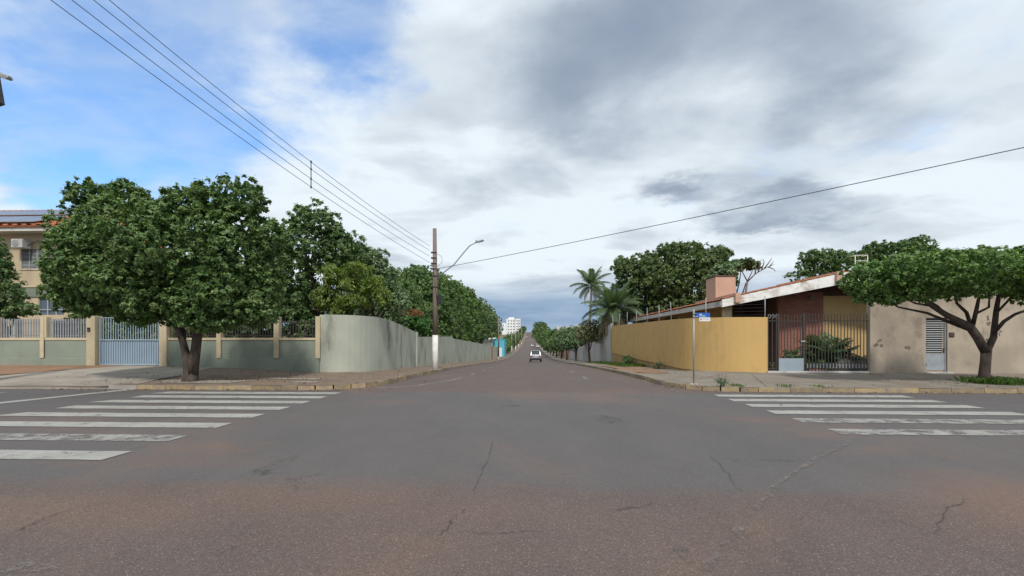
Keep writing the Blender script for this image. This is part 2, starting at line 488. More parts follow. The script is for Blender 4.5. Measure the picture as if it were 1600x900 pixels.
M['tile'] = pm('orange_clay_tile', (0.42, 0.135, 0.05), (0.27, 0.095, 0.045), 3.0, 0.85, bump=0.3, stain=(0.10, 0.06, 0.045), stain_amt=0.8, stain_stretch=(1, 1, 1), stain_scale=3)
M['pink'] = pm('pink_chimney_plaster', (0.54, 0.345, 0.255), (0.48, 0.31, 0.235), 1.0, 0.85, bump=0.2, stain=(0.3, 0.19, 0.15), stain_amt=0.4)
M['soffit'] = pm('brown_soffit', (0.12, 0.075, 0.055), (0.08, 0.055, 0.045), 1.5, 0.85)
M['brick'] = brick_mat('red_brick', (0.34, 0.125, 0.088), (0.235, 0.088, 0.066), (0.30, 0.20, 0.165))
M['brick_dark'] = brick_mat('shaded_brown_brick', (0.19, 0.11, 0.09), (0.14, 0.085, 0.075), (0.13, 0.10, 0.085))  # darker brick: shade of the porch recess put into its colour; also the gable
M['beige'] = pm('beige_wall_render', (0.415, 0.35, 0.275), (0.31, 0.262, 0.208), 0.55, 0.88, bump=0.3, bscale=20, stain=(0.17, 0.135, 0.11), stain_amt=0.75, stain_scale=1.4, stain_stretch=(1, 1, 0.7), fine=0.08, lo=0.35, hi=0.65)
M['galv'] = pm('galvanised_steel', (0.37, 0.40, 0.43), (0.29, 0.32, 0.345), 3, 0.45, 0.5, 0.25)
M['post_metal'] = pm('grey_post_metal', (0.33, 0.34, 0.35), (0.25, 0.26, 0.27), 3, 0.5, 0.5, 0.3)
M['louvre'] = pm('grey_louvre_paint', (0.33, 0.345, 0.35), (0.24, 0.25, 0.26), 3, 0.6, 0.4)
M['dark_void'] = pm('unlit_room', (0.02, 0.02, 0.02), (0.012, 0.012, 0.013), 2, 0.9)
M['panel_blue'] = pm('grey_blue_sheet_metal', (0.30, 0.365, 0.42), (0.265, 0.325, 0.38), 1.4, 0.55, 0.4)
M['conc_wall'] = pm('grey_concrete_wall', (0.56, 0.535, 0.515), (0.46, 0.44, 0.425), 0.6, 0.9, bump=0.3, stain=(0.22, 0.205, 0.195), stain_amt=0.7, stain_scale=1.5, fine=0.1)
M['pole'] = pm('weathered_wood_pole', (0.215, 0.165, 0.145), (0.15, 0.115, 0.10), 5, 0.9, bump=0.6, bscale=20, stretch=(6, 6, 0.6))
M['pole_conc'] = pm('grey_concrete_pole', (0.33, 0.31, 0.28), (0.26, 0.245, 0.225), 2, 0.9, bump=0.3)
M['white_paint'] = pm('white_paint', (0.72, 0.71, 0.68), (0.60, 0.58, 0.54), 2.5, 0.75, stain=(0.35, 0.27, 0.2), stain_amt=0.6)
M['black'] = pm('black_plastic', (0.022, 0.023, 0.025), (0.03, 0.03, 0.032), 3, 0.5)
M['wire'] = pm('dark_cable', (0.06, 0.065, 0.075), (0.05, 0.05, 0.06), 3, 0.6)
M['lamp'] = pm('grey_lamp_metal', (0.28, 0.30, 0.31), (0.22, 0.235, 0.245), 3, 0.45, 0.4, 0.2)
M['lens'] = glass_mat('lamp_lens', (0.45, 0.46, 0.45), 0.2)
M['porcelain'] = pm('brown_porcelain', (0.10, 0.055, 0.04), None, 3, 0.3, 0.5)
M['sign_blue'] = pm('street_sign_blue', (0.022, 0.12, 0.42), (0.02, 0.10, 0.36), 2, 0.4, 0.4)
M['sign_white'] = pm('street_sign_white', (0.68, 0.69, 0.68), (0.60, 0.61, 0.60), 2, 0.45, 0.4)
M['sign_ink'] = pm('street_sign_ink', (0.32, 0.33, 0.34), None, 2, 0.5)
M['turquoise'] = pm('turquoise_paint', (0.10, 0.47, 0.58), (0.085, 0.41, 0.52), 1, 0.75, stain=(0.2, 0.4, 0.45), stain_amt=0.4)
M['white_wall'] = pm('white_building_paint', (0.76, 0.77, 0.77), (0.68, 0.69, 0.70), 0.3, 0.8)
M['glass'] = glass_mat('window_glass')
M['glass_blue'] = glass_mat('bluish_glass', (0.09, 0.115, 0.14), 0.15)
M['solar'] = pm('solar_cells', (0.075, 0.085, 0.115), (0.10, 0.11, 0.14), 3, 0.25, 0.6)
M['alu'] = pm('aluminium_frame', (0.45, 0.47, 0.49), (0.38, 0.40, 0.42), 2, 0.45, 0.5, 0.3)
M['ac'] = pm('white_appliance', (0.50, 0.51, 0.50), (0.43, 0.44, 0.43), 2, 0.5, stain=(0.35, 0.3, 0.25))
M['bark'] = pm('grey_brown_bark', (0.085, 0.062, 0.048), (0.045, 0.035, 0.030), 6, 0.92, bump=0.9, bscale=14, stretch=(1.6, 1.6, 0.5), stain=(0.17, 0.14, 0.12), stain_amt=0.6, stain_stretch=(1, 1, 0.6), stain_scale=4)
M['bark_pale'] = pm('pale_bark', (0.20, 0.165, 0.135), (0.14, 0.115, 0.095), 5, 0.92, bump=0.7, bscale=12, stretch=(1, 1, 0.4))
M['leaf_hero'] = leaf_mat('glossy_green_leaf', (0.065, 0.121, 0.043), (0.116, 0.195, 0.064), (0.203, 0.290, 0.098), 0.28, 0.45)
M['leaf_dark'] = leaf_mat('dark_green_leaf', (0.057, 0.109, 0.040), (0.101, 0.170, 0.059), (0.176, 0.252, 0.089), 0.28, 0.45)
M['leaf_row'] = leaf_mat('hedge_tree_leaf', (0.078, 0.137, 0.048), (0.129, 0.203, 0.071), (0.209, 0.290, 0.104), 0.28, 0.5)
M['leaf_flat'] = leaf_mat('clipped_tree_leaf', (0.069, 0.134, 0.039), (0.123, 0.215, 0.059), (0.216, 0.321, 0.092), 0.30, 0.45)
M['leaf_lime'] = leaf_mat('yellow_green_leaf', (0.085, 0.145, 0.03), (0.165, 0.235, 0.05), (0.27, 0.32, 0.095), 0.40, 0.5)
M['leaf_grey'] = leaf_mat('grey_green_leaf', (0.088, 0.142, 0.074), (0.160, 0.239, 0.123), (0.260, 0.338, 0.182), 0.3, 0.55)
M['leaf_mango'] = leaf_mat('mango_leaf', (0.065, 0.112, 0.043), (0.106, 0.167, 0.057), (0.196, 0.237, 0.086), 0.24, 0.45)
M['leaf_brown'] = leaf_mat('sparse_olive_leaf', (0.12, 0.135, 0.065), (0.18, 0.19, 0.095), (0.26, 0.26, 0.15), 0.3, 0.6)
M['leaf_fern'] = leaf_mat('ferny_leaf', (0.039, 0.111, 0.029), (0.065, 0.169, 0.046), (0.124, 0.247, 0.065), 0.35, 0.5)
M['petal'] = leaf_mat('dull_orange_blossom', (0.20, 0.075, 0.035), (0.27, 0.11, 0.045), (0.30, 0.16, 0.06), 0.25, 0.7, 1.0)
M['palm'] = leaf_mat('palm_leaf', (0.070, 0.115, 0.058), (0.115, 0.165, 0.085), (0.17, 0.22, 0.12), 0.3, 0.45)
M['palm_dead'] = leaf_mat('dry_palm_leaf', (0.17, 0.13, 0.08), (0.23, 0.185, 0.12), (0.30, 0.25, 0.17), 0.25, 0.7)
M['grass'] = leaf_mat('grass_blade', (0.06, 0.115, 0.025), (0.11, 0.19, 0.04), (0.20, 0.25, 0.08), 0.35, 0.6)
M['dry_twig'] = pm('dry_grey_twig', (0.17, 0.14, 0.12), (0.12, 0.10, 0.085), 6, 0.9)
M['car_silver'] = pm('silver_car_paint', (0.40, 0.43, 0.46), (0.38, 0.41, 0.44), 1, 0.28, 0.6, 0.45)
M['car_white'] = pm('white_car_paint', (0.72, 0.72, 0.72), (0.70, 0.70, 0.70), 1, 0.3, 0.6)
M['car_dark'] = pm('dark_bumper_plastic', (0.03, 0.033, 0.038), (0.025, 0.027, 0.03), 2, 0.55)
M['tyre'] = pm('tyre_rubber', (0.018, 0.018, 0.018), (0.025, 0.024, 0.023), 3, 0.85)
M['tail'] = glass_mat('tail_light_red', (0.28, 0.012, 0.012), 0.15)
M['plate'] = pm('plate_white', (0.6, 0.6, 0.6), None, 3, 0.5)
M['crack'] = paint_mat('dark_crack', (0.05, 0.043, 0.04), 0.42, 0.62, 7.0)
M['seam'] = paint_mat('pale_worn_seam', (0.19, 0.155, 0.138), 0.34, 0.60, 4.0)
M['dust'] = paint_mat('red_dust_film', (0.27, 0.145, 0.09), 0.34, 0.62, 0.8)
M['hill'] = pm('far_wooded_hill', (0.05, 0.085, 0.05), (0.035, 0.06, 0.04), 0.02, 0.95)
M['iron'] = pm('cast_iron', (0.05, 0.05, 0.05), (0.07, 0.06, 0.055), 3, 0.7)
# ================================================================== SETTING
rnd = random.Random(3)
# ---- ground
XB = [-1500, -600, -250, -120, -60, -30, -16, -8, 0, 8, 16, 30, 60, 120, 250, 600, 1500]
mb = MB()
mb.grid([[(x, y, z - 0.08 - (0.0 if y < 300 else 0.02)) for x in XB] for y, z in zip(YB, GB)])
tag(mb.build('ground', M['ground']), kind='structure')

# ---- side street and the street crossing it
mb = MB()
for ys in ([y for y in YB if -100 <= y <= 4], [y for y in YB if 14 <= y <= 760]):
    mb.grid([[(x, y, g(y)) for x in (-7.2, -3, 0, 3, 7.2)] for y in ys])
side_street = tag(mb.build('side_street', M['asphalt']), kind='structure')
mb = MB()
mb.grid([[(x, y, 0.0) for x in (-160, -60, -30, -15, -7.2, -3, 0, 3, 7.2, 15, 30, 60, 160)] for y in (4, 6, 8, 10, 12, 14)], False)
for xs in ((-160, -60, -7.2), (7.2, 60, 160)):
    mb.grid([[(x, y, 0.0) for x in xs] for y in (2.0, 4.0)], False)
    mb.grid([[(x, y, 0.0) for x in xs] for y in (14.0, 14.7)], False)
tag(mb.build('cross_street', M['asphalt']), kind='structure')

# ---- pavements
def arc(cx, cy, rx, ry, a0, a1, n):
    return [(cx + rx * math.cos(R(a0 + (a1 - a0) * i / n)), cy + ry * math.sin(R(a0 + (a1 - a0) * i / n))) for i in range(n + 1)]
YS = [y for y in YB if 20 <= y <= 700]
NL = 12
# left: kerb line and wall line walked from far left, round the corner, up the side street
KL = [(x, 14.05) for x in (-160, -60, -40, -30, -26, -23, -21, -19.6, -18.6, -17, -15, -13.8, -12.8, -12, -11, -10, -9, -8)] + arc(-7.2, 16.15, 2.1, 2.1, -90, 0, NL) + [(-5.1, 18.6)] + [(-5.1, y) for y in YS]
QL = [(x, 20.35) for x in (-160, -60, -40, -30, -26, -23, -21, -19.6, -18.6, -17, -15, -13.8, -12.8, -12, -11.4, -10.9, -10.4, -9.9)] + arc(-9.6, 22.4, 1.95, 2.05, -90, 0, NL) + [(-7.62, 23.0)] + [(-7.62, max(23.6, y)) for y in YS]
def zk_left(x, y):
    if y < 15 and x < -12.9 and x > -19.5:
        t = min((-12.9 - x) / 0.9, (x + 19.5) / 0.9, 1.0)
        return 0.125 - 0.085 * t
    return g(y) + 0.125
def zq_left(x, y):
    if y < 21:
        return float(np.interp(x, [-30, -16, -13, -9.5], [0.42, 0.37, 0.28, 0.10]))
    return g(y) + 0.16
NT_ = 8
def pave(name, KP, QP, zk, zq, mat):
    mb = MB(); rows = []
    for (kx, ky), (qx, qy) in zip(KP, QP):
        z0, z1 = zk(kx, ky), zq(qx, qy)
        rows.append([(kx + (qx - kx) * t / NT_, ky + (qy - ky) * t / NT_, z0 + (z1 - z0) * t / NT_) for t in range(NT_ + 1)])
    mb.grid(rows)
    return tag(mb.build(name, mat), kind='structure')
pave_l = pave('pavement_left', KL, QL, zk_left, zq_left, M['walk_left'])
KR = [(x, 14.1) for x in (160, 60, 40, 30, 26, 22, 19, 16, 14, 12, 10.5, 9.3, 8.2, 7.4)] + arc(6.6, 16.1, 2.0, 2.0, -90, -180, NL) + [(4.6, 18.6)] + [(4.6, y) for y in YS]
QR = [(x, 20.9) for x in (160, 60, 40, 30, 26, 22, 19, 16.4, 14.6, 13, 12, 11.4, 11, 10.7)] + arc(10.5, 24.1, 2.85, 3.2, -90, -180, NL) + [(7.65, 24.3)] + [(7.65, max(24.6, y)) for y in YS]
def zk_right(x, y):
    return g(y) + 0.125
def zq_right(x, y):
    return (0.10 if y < 21 else g(y) + 0.22) if y < 23 else g(y) + 0.18
pave_r = pave('pavement_right', KR, QR, zk_right, zq_right, M['walk_right'])
def walk_z(x, y):
    """height of the pavement under a point on either side"""
    KP, QP, zk, zq = (KL, QL, zk_left, zq_left) if x < 0 else (KR, QR, zk_right, zq_right)
    best = None
    for (kx, ky), (qx, qy) in zip(KP, QP):
        L = (qx - kx) ** 2 + (qy - ky) ** 2
        t = max(0, min(1, ((x - kx) * (qx - kx) + (y - ky) * (qy - ky)) / L))
        dd = (kx + (qx - kx) * t - x) ** 2 + (ky + (qy - ky) * t - y) ** 2
        if best is None or dd < best[0]:
            best = (dd, zk(kx, ky) * (1 - t) + zq(qx, qy) * t)
    return best[1]
# the near corners, beside and behind the viewer
for s, nm in ((-1, 'pavement_near_left'), (1, 'pavement_near_right')):
    pts = [(160, 3.2)] + arc(9.4, 0.4, 2.8, 2.8, 90, 180, 8) + [(6.6, -60), (160, -60)]
    pts = [(s * x, y) for x, y in pts]
    if s < 0:
        pts = pts[::-1]
    mb = MB()
    mb.poly([(x, y, 0.13) for x, y in pts[::-1]])
    n = len(pts)
    for i in range(n):
        a, b = pts[i], pts[(i + 1) % n]
        mb.poly([(a[0], a[1], 0.13), (b[0], b[1], 0.13), (b[0], b[1], -0.05), (a[0], a[1], -0.05)])
    tag(mb.build(nm, M['walk_left']), kind='structure')

# concrete drive in front of the blue gate, dirt beside it, slabs near the tree
def draped(name, pts, mat, dz, n=8, parent=None):
    """a quad with curved sides laid on the pavement: pts = near-left, near-right, far-right, far-left"""
    mb = MB(); rows = []
    jr = random.Random(len(name) * 7 + int(pts[0][0] * 10))
    for j in range(n + 1):
        t = j / n; row = []
        for i in range(n + 1):
            s = i / n
            x = (pts[0][0] * (1 - s) + pts[1][0] * s) * (1 - t) + (pts[3][0] * (1 - s) + pts[2][0] * s) * t
            y = (pts[0][1] * (1 - s) + pts[1][1] * s) * (1 - t) + (pts[3][1] * (1 - s) + pts[2][1] * s) * t
            if i in (0, n): x += jr.uniform(-0.06, 0.06)
            if j in (0, n): y += jr.uniform(-0.04, 0.04)
            row.append((x, y, walk_z(x, y) + dz))
        rows.append(row)
    mb.grid(rows)
    return mb.build(name, mat, parent)
draped('driveway', [(-19.3, 14.25), (-12.6, 14.25), (-14.2, 20.15), (-19.6, 20.15)], M['drive'], 0.012, parent=pave_l)
draped('dirt_patch', [(-24.5, 15.6), (-20.0, 16.2), (-18.4, 20.1), (-24.5, 20.1)], M['dirt'], 0.018, parent=pave_l)
draped('concrete_slab', [(-12.2, 14.6), (-9.9, 14.6), (-9.6, 15.5), (-12.6, 15.5)], M['drive'], 0.012, parent=pave_l)
draped('concrete_slab', [(-9.9, 16.3), (-7.7, 16.2), (-7.6, 16.7), (-9.6, 16.8)], M['drive'], 0.012, parent=pave_l)
draped('concrete_slab', [(-8.1, 15.0), (-7.2, 15.0), (-7.2, 15.5), (-8.0, 15.5)], M['drive'], 0.012, parent=pave_l)
draped('dirt_patch', [(4.95, 21.5), (6.1, 20.4), (7.5, 33.0), (5.0, 36.0)], M['dirt'], 0.014, parent=pave_r)
# score lines cut in the concrete at the right corner
for (a, b) in (((7.2, 14.4), (9.2, 19.6)), ((5.6, 16.4), (8.8, 20.7)), ((10.9, 14.4), (11.0, 20.5)), ((13.9, 14.4), (14.0, 20.5)), ((17, 14.4), (17, 20.5)), ((20, 14.4), (20, 20.5)), ((5.0, 17.6), (21, 17.6))):
    mb = MB(); rows = []
    dx, dy = b[0] - a[0], b[1] - a[1]; L = math.hypot(dx, dy); nx, ny = -dy / L * 0.012, dx / L * 0.012
    for i in range(13):
        x, y = a[0] + dx * i / 12, a[1] + dy * i / 12
        z = walk_z(x, y) + 0.006
        rows.append([(x - nx, y - ny, z), (x + nx, y + ny, z)])
    mb.grid(rows, False)
    mb.build('score_line', M['crack'], pave_r)

# ---- kerbs: single stones near the crossing, one long run beyond
def stones(name, path, y_end, mat_of, inward):
    """path: kerb line from the cross street round the corner; stones of about 0.9 m"""
    pts = [Vector((x, y, 0)) for x, y in path]
    seglen = [0]
    for a, b in zip(pts, pts[1:]):
        seglen.append(seglen[-1] + (b - a).length)
    def at(s):
        for i in range(len(pts) - 1):
            if s <= seglen[i + 1]:
                return pts[i].lerp(pts[i + 1], (s - seglen[i]) / (seglen[i + 1] - seglen[i]))
        return pts[-1]
    mb = MB(); w = 0.15
    yy = [y_end] + [y for y in YB if y_end < y <= 700]
    X = path[-1][0]; q = X + inward * w
    mb.grid([[(X, y, g(y) - 0.05), (X, y, g(y) + 0.135), (q, y, g(y) + 0.135), (q, y, g(y) - 0.05)] for y in yy], False)
    root = tag(mb.build(name, M['kerb_g']), kind='structure')
    s = 0.0; k = 0; jr = random.Random(11)
    while s < seglen[-1] - 0.3:
        a = at(s)
        L = 0.5 if abs((at(s + 0.4) - a).normalized().dot((at(s + 1.2) - at(s + 0.9)).normalized())) < 0.999 else 0.92
        b = at(min(s + L, seglen[-1]))
        s += L; k += 1
        mid = (a + b) / 2; t = (b - a).normalized(); n = Vector((-t.y, t.x, 0)) * inward
        zt = walk_z(mid.x, mid.y) if mid.y < 15 else g(mid.y) + 0.125
        zt = zt + 0.012 + jr.uniform(-0.008, 0.008)
        hl = (b - a).length / 2 - 0.007
        n = n * jr.uniform(0.97, 1.03)
        bot = [mid - t * hl, mid + t * hl, mid + t * hl + n * w, mid - t * hl + n * w]
        ja = jr.uniform(-0.012, 0.012)
        if n.cross(t).z > 0:
            bot = bot[::-1]
        m2 = MB()
        za = g(a.y) - g(mid.y)
        m2.hexa([(p.x, p.y, -0.06 + g(mid.y)) for p in bot],
                [(p.x + n.x * 0.12 * (1 if (p - mid).dot(n) < 0.05 else 0), p.y + n.y * 0.12 * (1 if (p - mid).dot(n) < 0.05 else 0),
                  zt + (ja if (p - mid).dot(t) > 0 else 0) - (za if (p - mid).dot(t) > 0 else -za)) for p in bot])
        m2.build('kerb_stone', mat_of(mid, jr), root)
    return root
def ml(p, jr):
    if p.y < 14.4 and p.x < -12.6: return M['kerb_g']
    if p.y > 27 and jr.random() < 0.7: return M['kerb_g']
    return M['kerb_y'] if jr.random() < 0.9 else M['kerb_g']
def mr(p, jr):
    if p.x > 16.5: return M['kerb_g'] if jr.random() < 0.75 else M['kerb_y']
    if p.y > 25: return M['kerb_g'] if jr.random() < 0.6 else M['kerb_y']
    return M['kerb_y'] if jr.random() < 0.92 else M['kerb_g']
pl = [(x, 14.05) for x in (-27, -20, -12, -7.2)] + arc(-7.2, 16.15, 2.1, 2.1, -90, 0, 24)[1:] + [(-5.1, 24), (-5.1, 44)]
stones('kerb_left', pl, 44.0, ml, -1)
pr = [(x, 14.1) for x in (27, 20, 12, 6.6)] + arc(6.6, 16.1, 2.0, 2.0, -90, -180, 24)[1:] + [(4.6, 24), (4.6, 44)]
stones('kerb_right', pr, 44.0, mr, 1)

# ---- painted markings
def sheet(name, pts, mat, z, parent, n=1, jit=0.0, jr=None):
    """quad given by corner points, cut into n pieces along its length so that its edge can be uneven"""
    a, b, c, d = [Vector((p[0], p[1], 0)) for p in pts]
    rows = []
    for i in range(n + 1):
        t = i / n
        p, q = a.lerp(b, t), d.lerp(c, t)
        if jit:
            p = p + Vector((0, jr.uniform(-jit, jit), 0)); q = q + Vector((0, jr.uniform(-jit, jit), 0))
        rows.append([(p.x, p.y, g(p.y) + z), (q.x, q.y, g(q.y) + z)])
    return MB().grid(rows, False).build(name, mat, parent)
jr = random.Random(21)
zl = tag(bpy.data.objects.new('zebra_crossing_left', None), kind='structure'); COL.objects.link(zl)
zr = tag(bpy.data.objects.new('zebra_crossing_right', None), kind='structure'); COL.objects.link(zr)
for i, y in enumerate((5.98, 7.06, 8.14, 9.2, 10.22, 11.22, 12.18, 13.1)):
    h = 0.235
    sheet('stripe', [(-10.75 - (0.25 if i % 2 else 0), y - h), (-5.55, y - h), (-5.55, y + h), (-10.75, y + h)],
          M['paint_worn'] if i in (1,) else M['paint'], 0.008, zl, 14, 0.012, jr)
for i, y in enumerate((8.02, 9.1, 10.1, 11.1, 12.05, 13.0)):
    sheet('stripe', [(5.12, y - 0.235), (10.3 + jr.uniform(-0.1, 0.1), y - 0.235), (10.3, y + 0.235), (5.16, y + 0.235)],
          M['paint_worn'] if i in (0, 1) else M['paint'], 0.008, zr, 14, 0.012, jr)
lm = tag(bpy.data.objects.new('lane_markings', None), kind='structure'); COL.objects.link(lm)
sheet('stop_line', [(-13.55, 9.0), (-13.15, 9.0), (-12.25, 13.9), (-12.6, 13.9)], M['paint'], 0.008, lm, 1)
sheet('centre_dash', [(-21, 12.55), (-15.3, 12.75), (-15.3, 12.9), (-21, 12.75)], M['paint_worn'], 0.008, lm, 6, 0.01, jr)
# curved parking line at the left corner, then dashes along both sides
cpath = [(-5.0, 14.75), (-4.4, 14.9), (-3.85, 15.6), (-3.4, 16.7), (-3.08, 18.0), (-2.92, 19.4)]
rows = []
for i, (x, y) in enumerate(cpath):
    a = Vector(cpath[max(i - 1, 0)]); b = Vector(cpath[min(i + 1, len(cpath) - 1)]); t = (b - a).normalized()
    rows.append([(x - t.y * 0.055, y + t.x * 0.055, g(y) + 0.008), (x + t.y * 0.055, y - t.x * 0.055, g(y) + 0.008)])
MB().grid(rows, False).build('parking_line', M['paint_worn'], lm)
for y in (21.6, 27.0, 32.5, 38, 44, 50, 56, 62):
    sheet('parking_dash', [(-2.86, y), (-2.74, y), (-2.74, y + 1.3), (-2.86, y + 1.3)], M['paint_worn'], 0.010, lm)
for y in (18.6, 25.0, 31.2, 37.5, 44, 50, 56, 62, 70):
    sheet('parking_dash', [(2.24, y), (2.37, y), (2.37, y + 1.7), (2.24, y + 1.7)], M['paint_worn'], 0.010, lm)
# cracks and a pale curved seam
def ribbon(name, pix, w, mat, z, jit, parent, sub=7):
    jr = random.Random(int(pix[0][0]))
    pts = []
    for px, py in pix:
        d = EYE * FPX / (py - 530)
        pts.append(Vector((*W(px, d), 0)))
    fine = []
    for a, b in zip(pts, pts[1:]):
        for i in range(sub):
            p = a.lerp(b, i / sub)
            fine.append(p + Vector((jr.uniform(-jit, jit), jr.uniform(-jit, jit), 0)))
    fine.append(pts[-1])
    rows = []
    for i, p in enumerate(fine):
        t = (fine[min(i + 1, len(fine) - 1)] - fine[max(i - 1, 0)]).normalized()
        ww = w * jr.uniform(0.35, 1.15) * (0.3 if i in (0, len(fine) - 1) else 1)
        rows.append([(p.x - t.y * ww, p.y + t.x * ww, g(p.y) + z), (p.x + t.y * ww, p.y - t.x * ww, g(p.y) + z)])
    return MB().grid(rows, False).build(name, mat, parent)
ribbon('seam', [(1330, 692), (1270, 720), (1215, 757), (1185, 790), (1150, 833), (1118, 870), (1098, 893)], 0.04, M['seam'], 0.0100, 0.006, side_street)
for pix in ([(1110, 712), (1128, 730), (1142, 745), (1150, 762)], [(1150, 762), (1160, 770)], [(1060, 680), (1085, 692)], [(1012, 633), (1048, 648)],
            [(958, 798), (995, 793), (1030, 787)], [(690, 838), (705, 815), (728, 795)], [(738, 768), (757, 730), (770, 690)],
            [(730, 833), (790, 834), (850, 830)], [(1465, 838), (1475, 800), (1515, 780)], [(20, 832), (80, 806), (150, 785)], [(340, 870), (372, 852)]):
    ribbon('crack', pix, 0.0065, M['crack'], 0.0102, 0.02, side_street)
# oil drips and patched spots in the crossing
def splat(name, px, py, rx, ry, mat, parent, z=0.0096):
    d = EYE * FPX / (py - 530); x, y = W(px, d)
    jr = random.Random(int(px))
    pts = [(x + rx * math.cos(a) * (0.65 + 0.5 * jr.random()), y + ry * math.sin(a) * (0.65 + 0.5 * jr.random()), z) for a in [i * math.pi / 9 for i in range(18)]]
    return MB().poly(pts).build(name, mat, parent)
M['oil'] = paint_mat('thin_oil_mark', (0.088, 0.083, 0.081), 0.32, 0.55, 5.0)
for px, py, rx, ry in ((430, 728, 0.16, 0.5), (1070, 866, 0.07, 0.16), (800, 634, 0.35, 0.18), (598, 803, 0.05, 0.16), (950, 655, 0.3, 0.5)):
    splat('oil_mark', px, py, rx, ry, M['paint_faint'] if px == 598 else M['oil'], side_street)
for px, py, rx, ry in ((15, 888, 0.32, 0.07), (415, 872, 0.05, 0.09)):
    splat('worn_paint', px, py, rx, ry, M['paint_faint'], side_street)
# gutter grate in the kerb under the big tree
MB().box(-9.35, -8.3, 13.98, 14.06, 0.02, 0.075).build('drain_mouth', M['black'], pave_l)

# ---- wooded rise far away
mb = MB(); rows = []
hr = random.Random(2)
for j, (yy, h) in enumerate(((820, -4), (950, 7.5), (1150, 4))):
    rows.append([(x, yy + 30 * math.sin(x * 0.01), max(g(yy), -6) + h + 3.0 * math.sin(x * 0.013 + j) + hr.uniform(-0.7, 0.7)) for x in range(-900, 901, 12)])
mb.grid(rows)
tag(mb.build('hill', M['hill']), kind='structure')

# ================================================================== TREES
def mesh_np(name, co, nv, mat, tuft=None):
    """co: (n, nv, 3) array of faces that share no corners between leaves; nv = 4 gives two folded halves"""
    n = co.shape[0]
    me = bpy.data.meshes.new(name)
    me.vertices.add(n * 4)
    me.vertices.foreach_set('co', co.reshape(-1).astype(np.float32))
    base = (np.arange(n) * 4)[:, None]
    tri = np.concatenate([base + np.array([[0, 1, 2]]), base + np.array([[0, 2, 3]])], axis=1).reshape(-1)
    me.loops.add(n * 6)
    me.loops.foreach_set('vertex_index', tri.astype(np.int32))
    me.polygons.add(n * 2)
    me.polygons.foreach_set('loop_start', (np.arange(n * 2) * 3).astype(np.int32))
    if tuft is not None:
        at = me.attributes.new('tuft', 'FLOAT', 'POINT')
        at.data.foreach_set('value', np.repeat(tuft, 4).astype(np.float32))
    me.update(calc_edges=True)
    me.materials.append(mat)
    return me
def unit(a):
    return a / (np.linalg.norm(a, axis=1, keepdims=True) + 1e-9)
def leaf_quads(rng, p, nrm, L, aspect, droop=0.0, fold=0.15):
    n = len(p)
    t = rng.normal(size=(n, 3)); t[:, 2] -= droop
    t = unit(t - nrm * np.sum(t * nrm, axis=1, keepdims=True) * (1.0 if droop < 0.5 else 0.55))
    b = unit(np.cross(nrm, t))
    nn = np.cross(t, b)
    s = (L * rng.uniform(0.65, 1.3, size=(n, 1)))
    w = s * aspect
    return np.stack([p - t * s * 0.5, p + b * w * 0.5 + nn * w * fold, p + t * s * 0.5, p - b * w * 0.5 + nn * w * fold], axis=1)
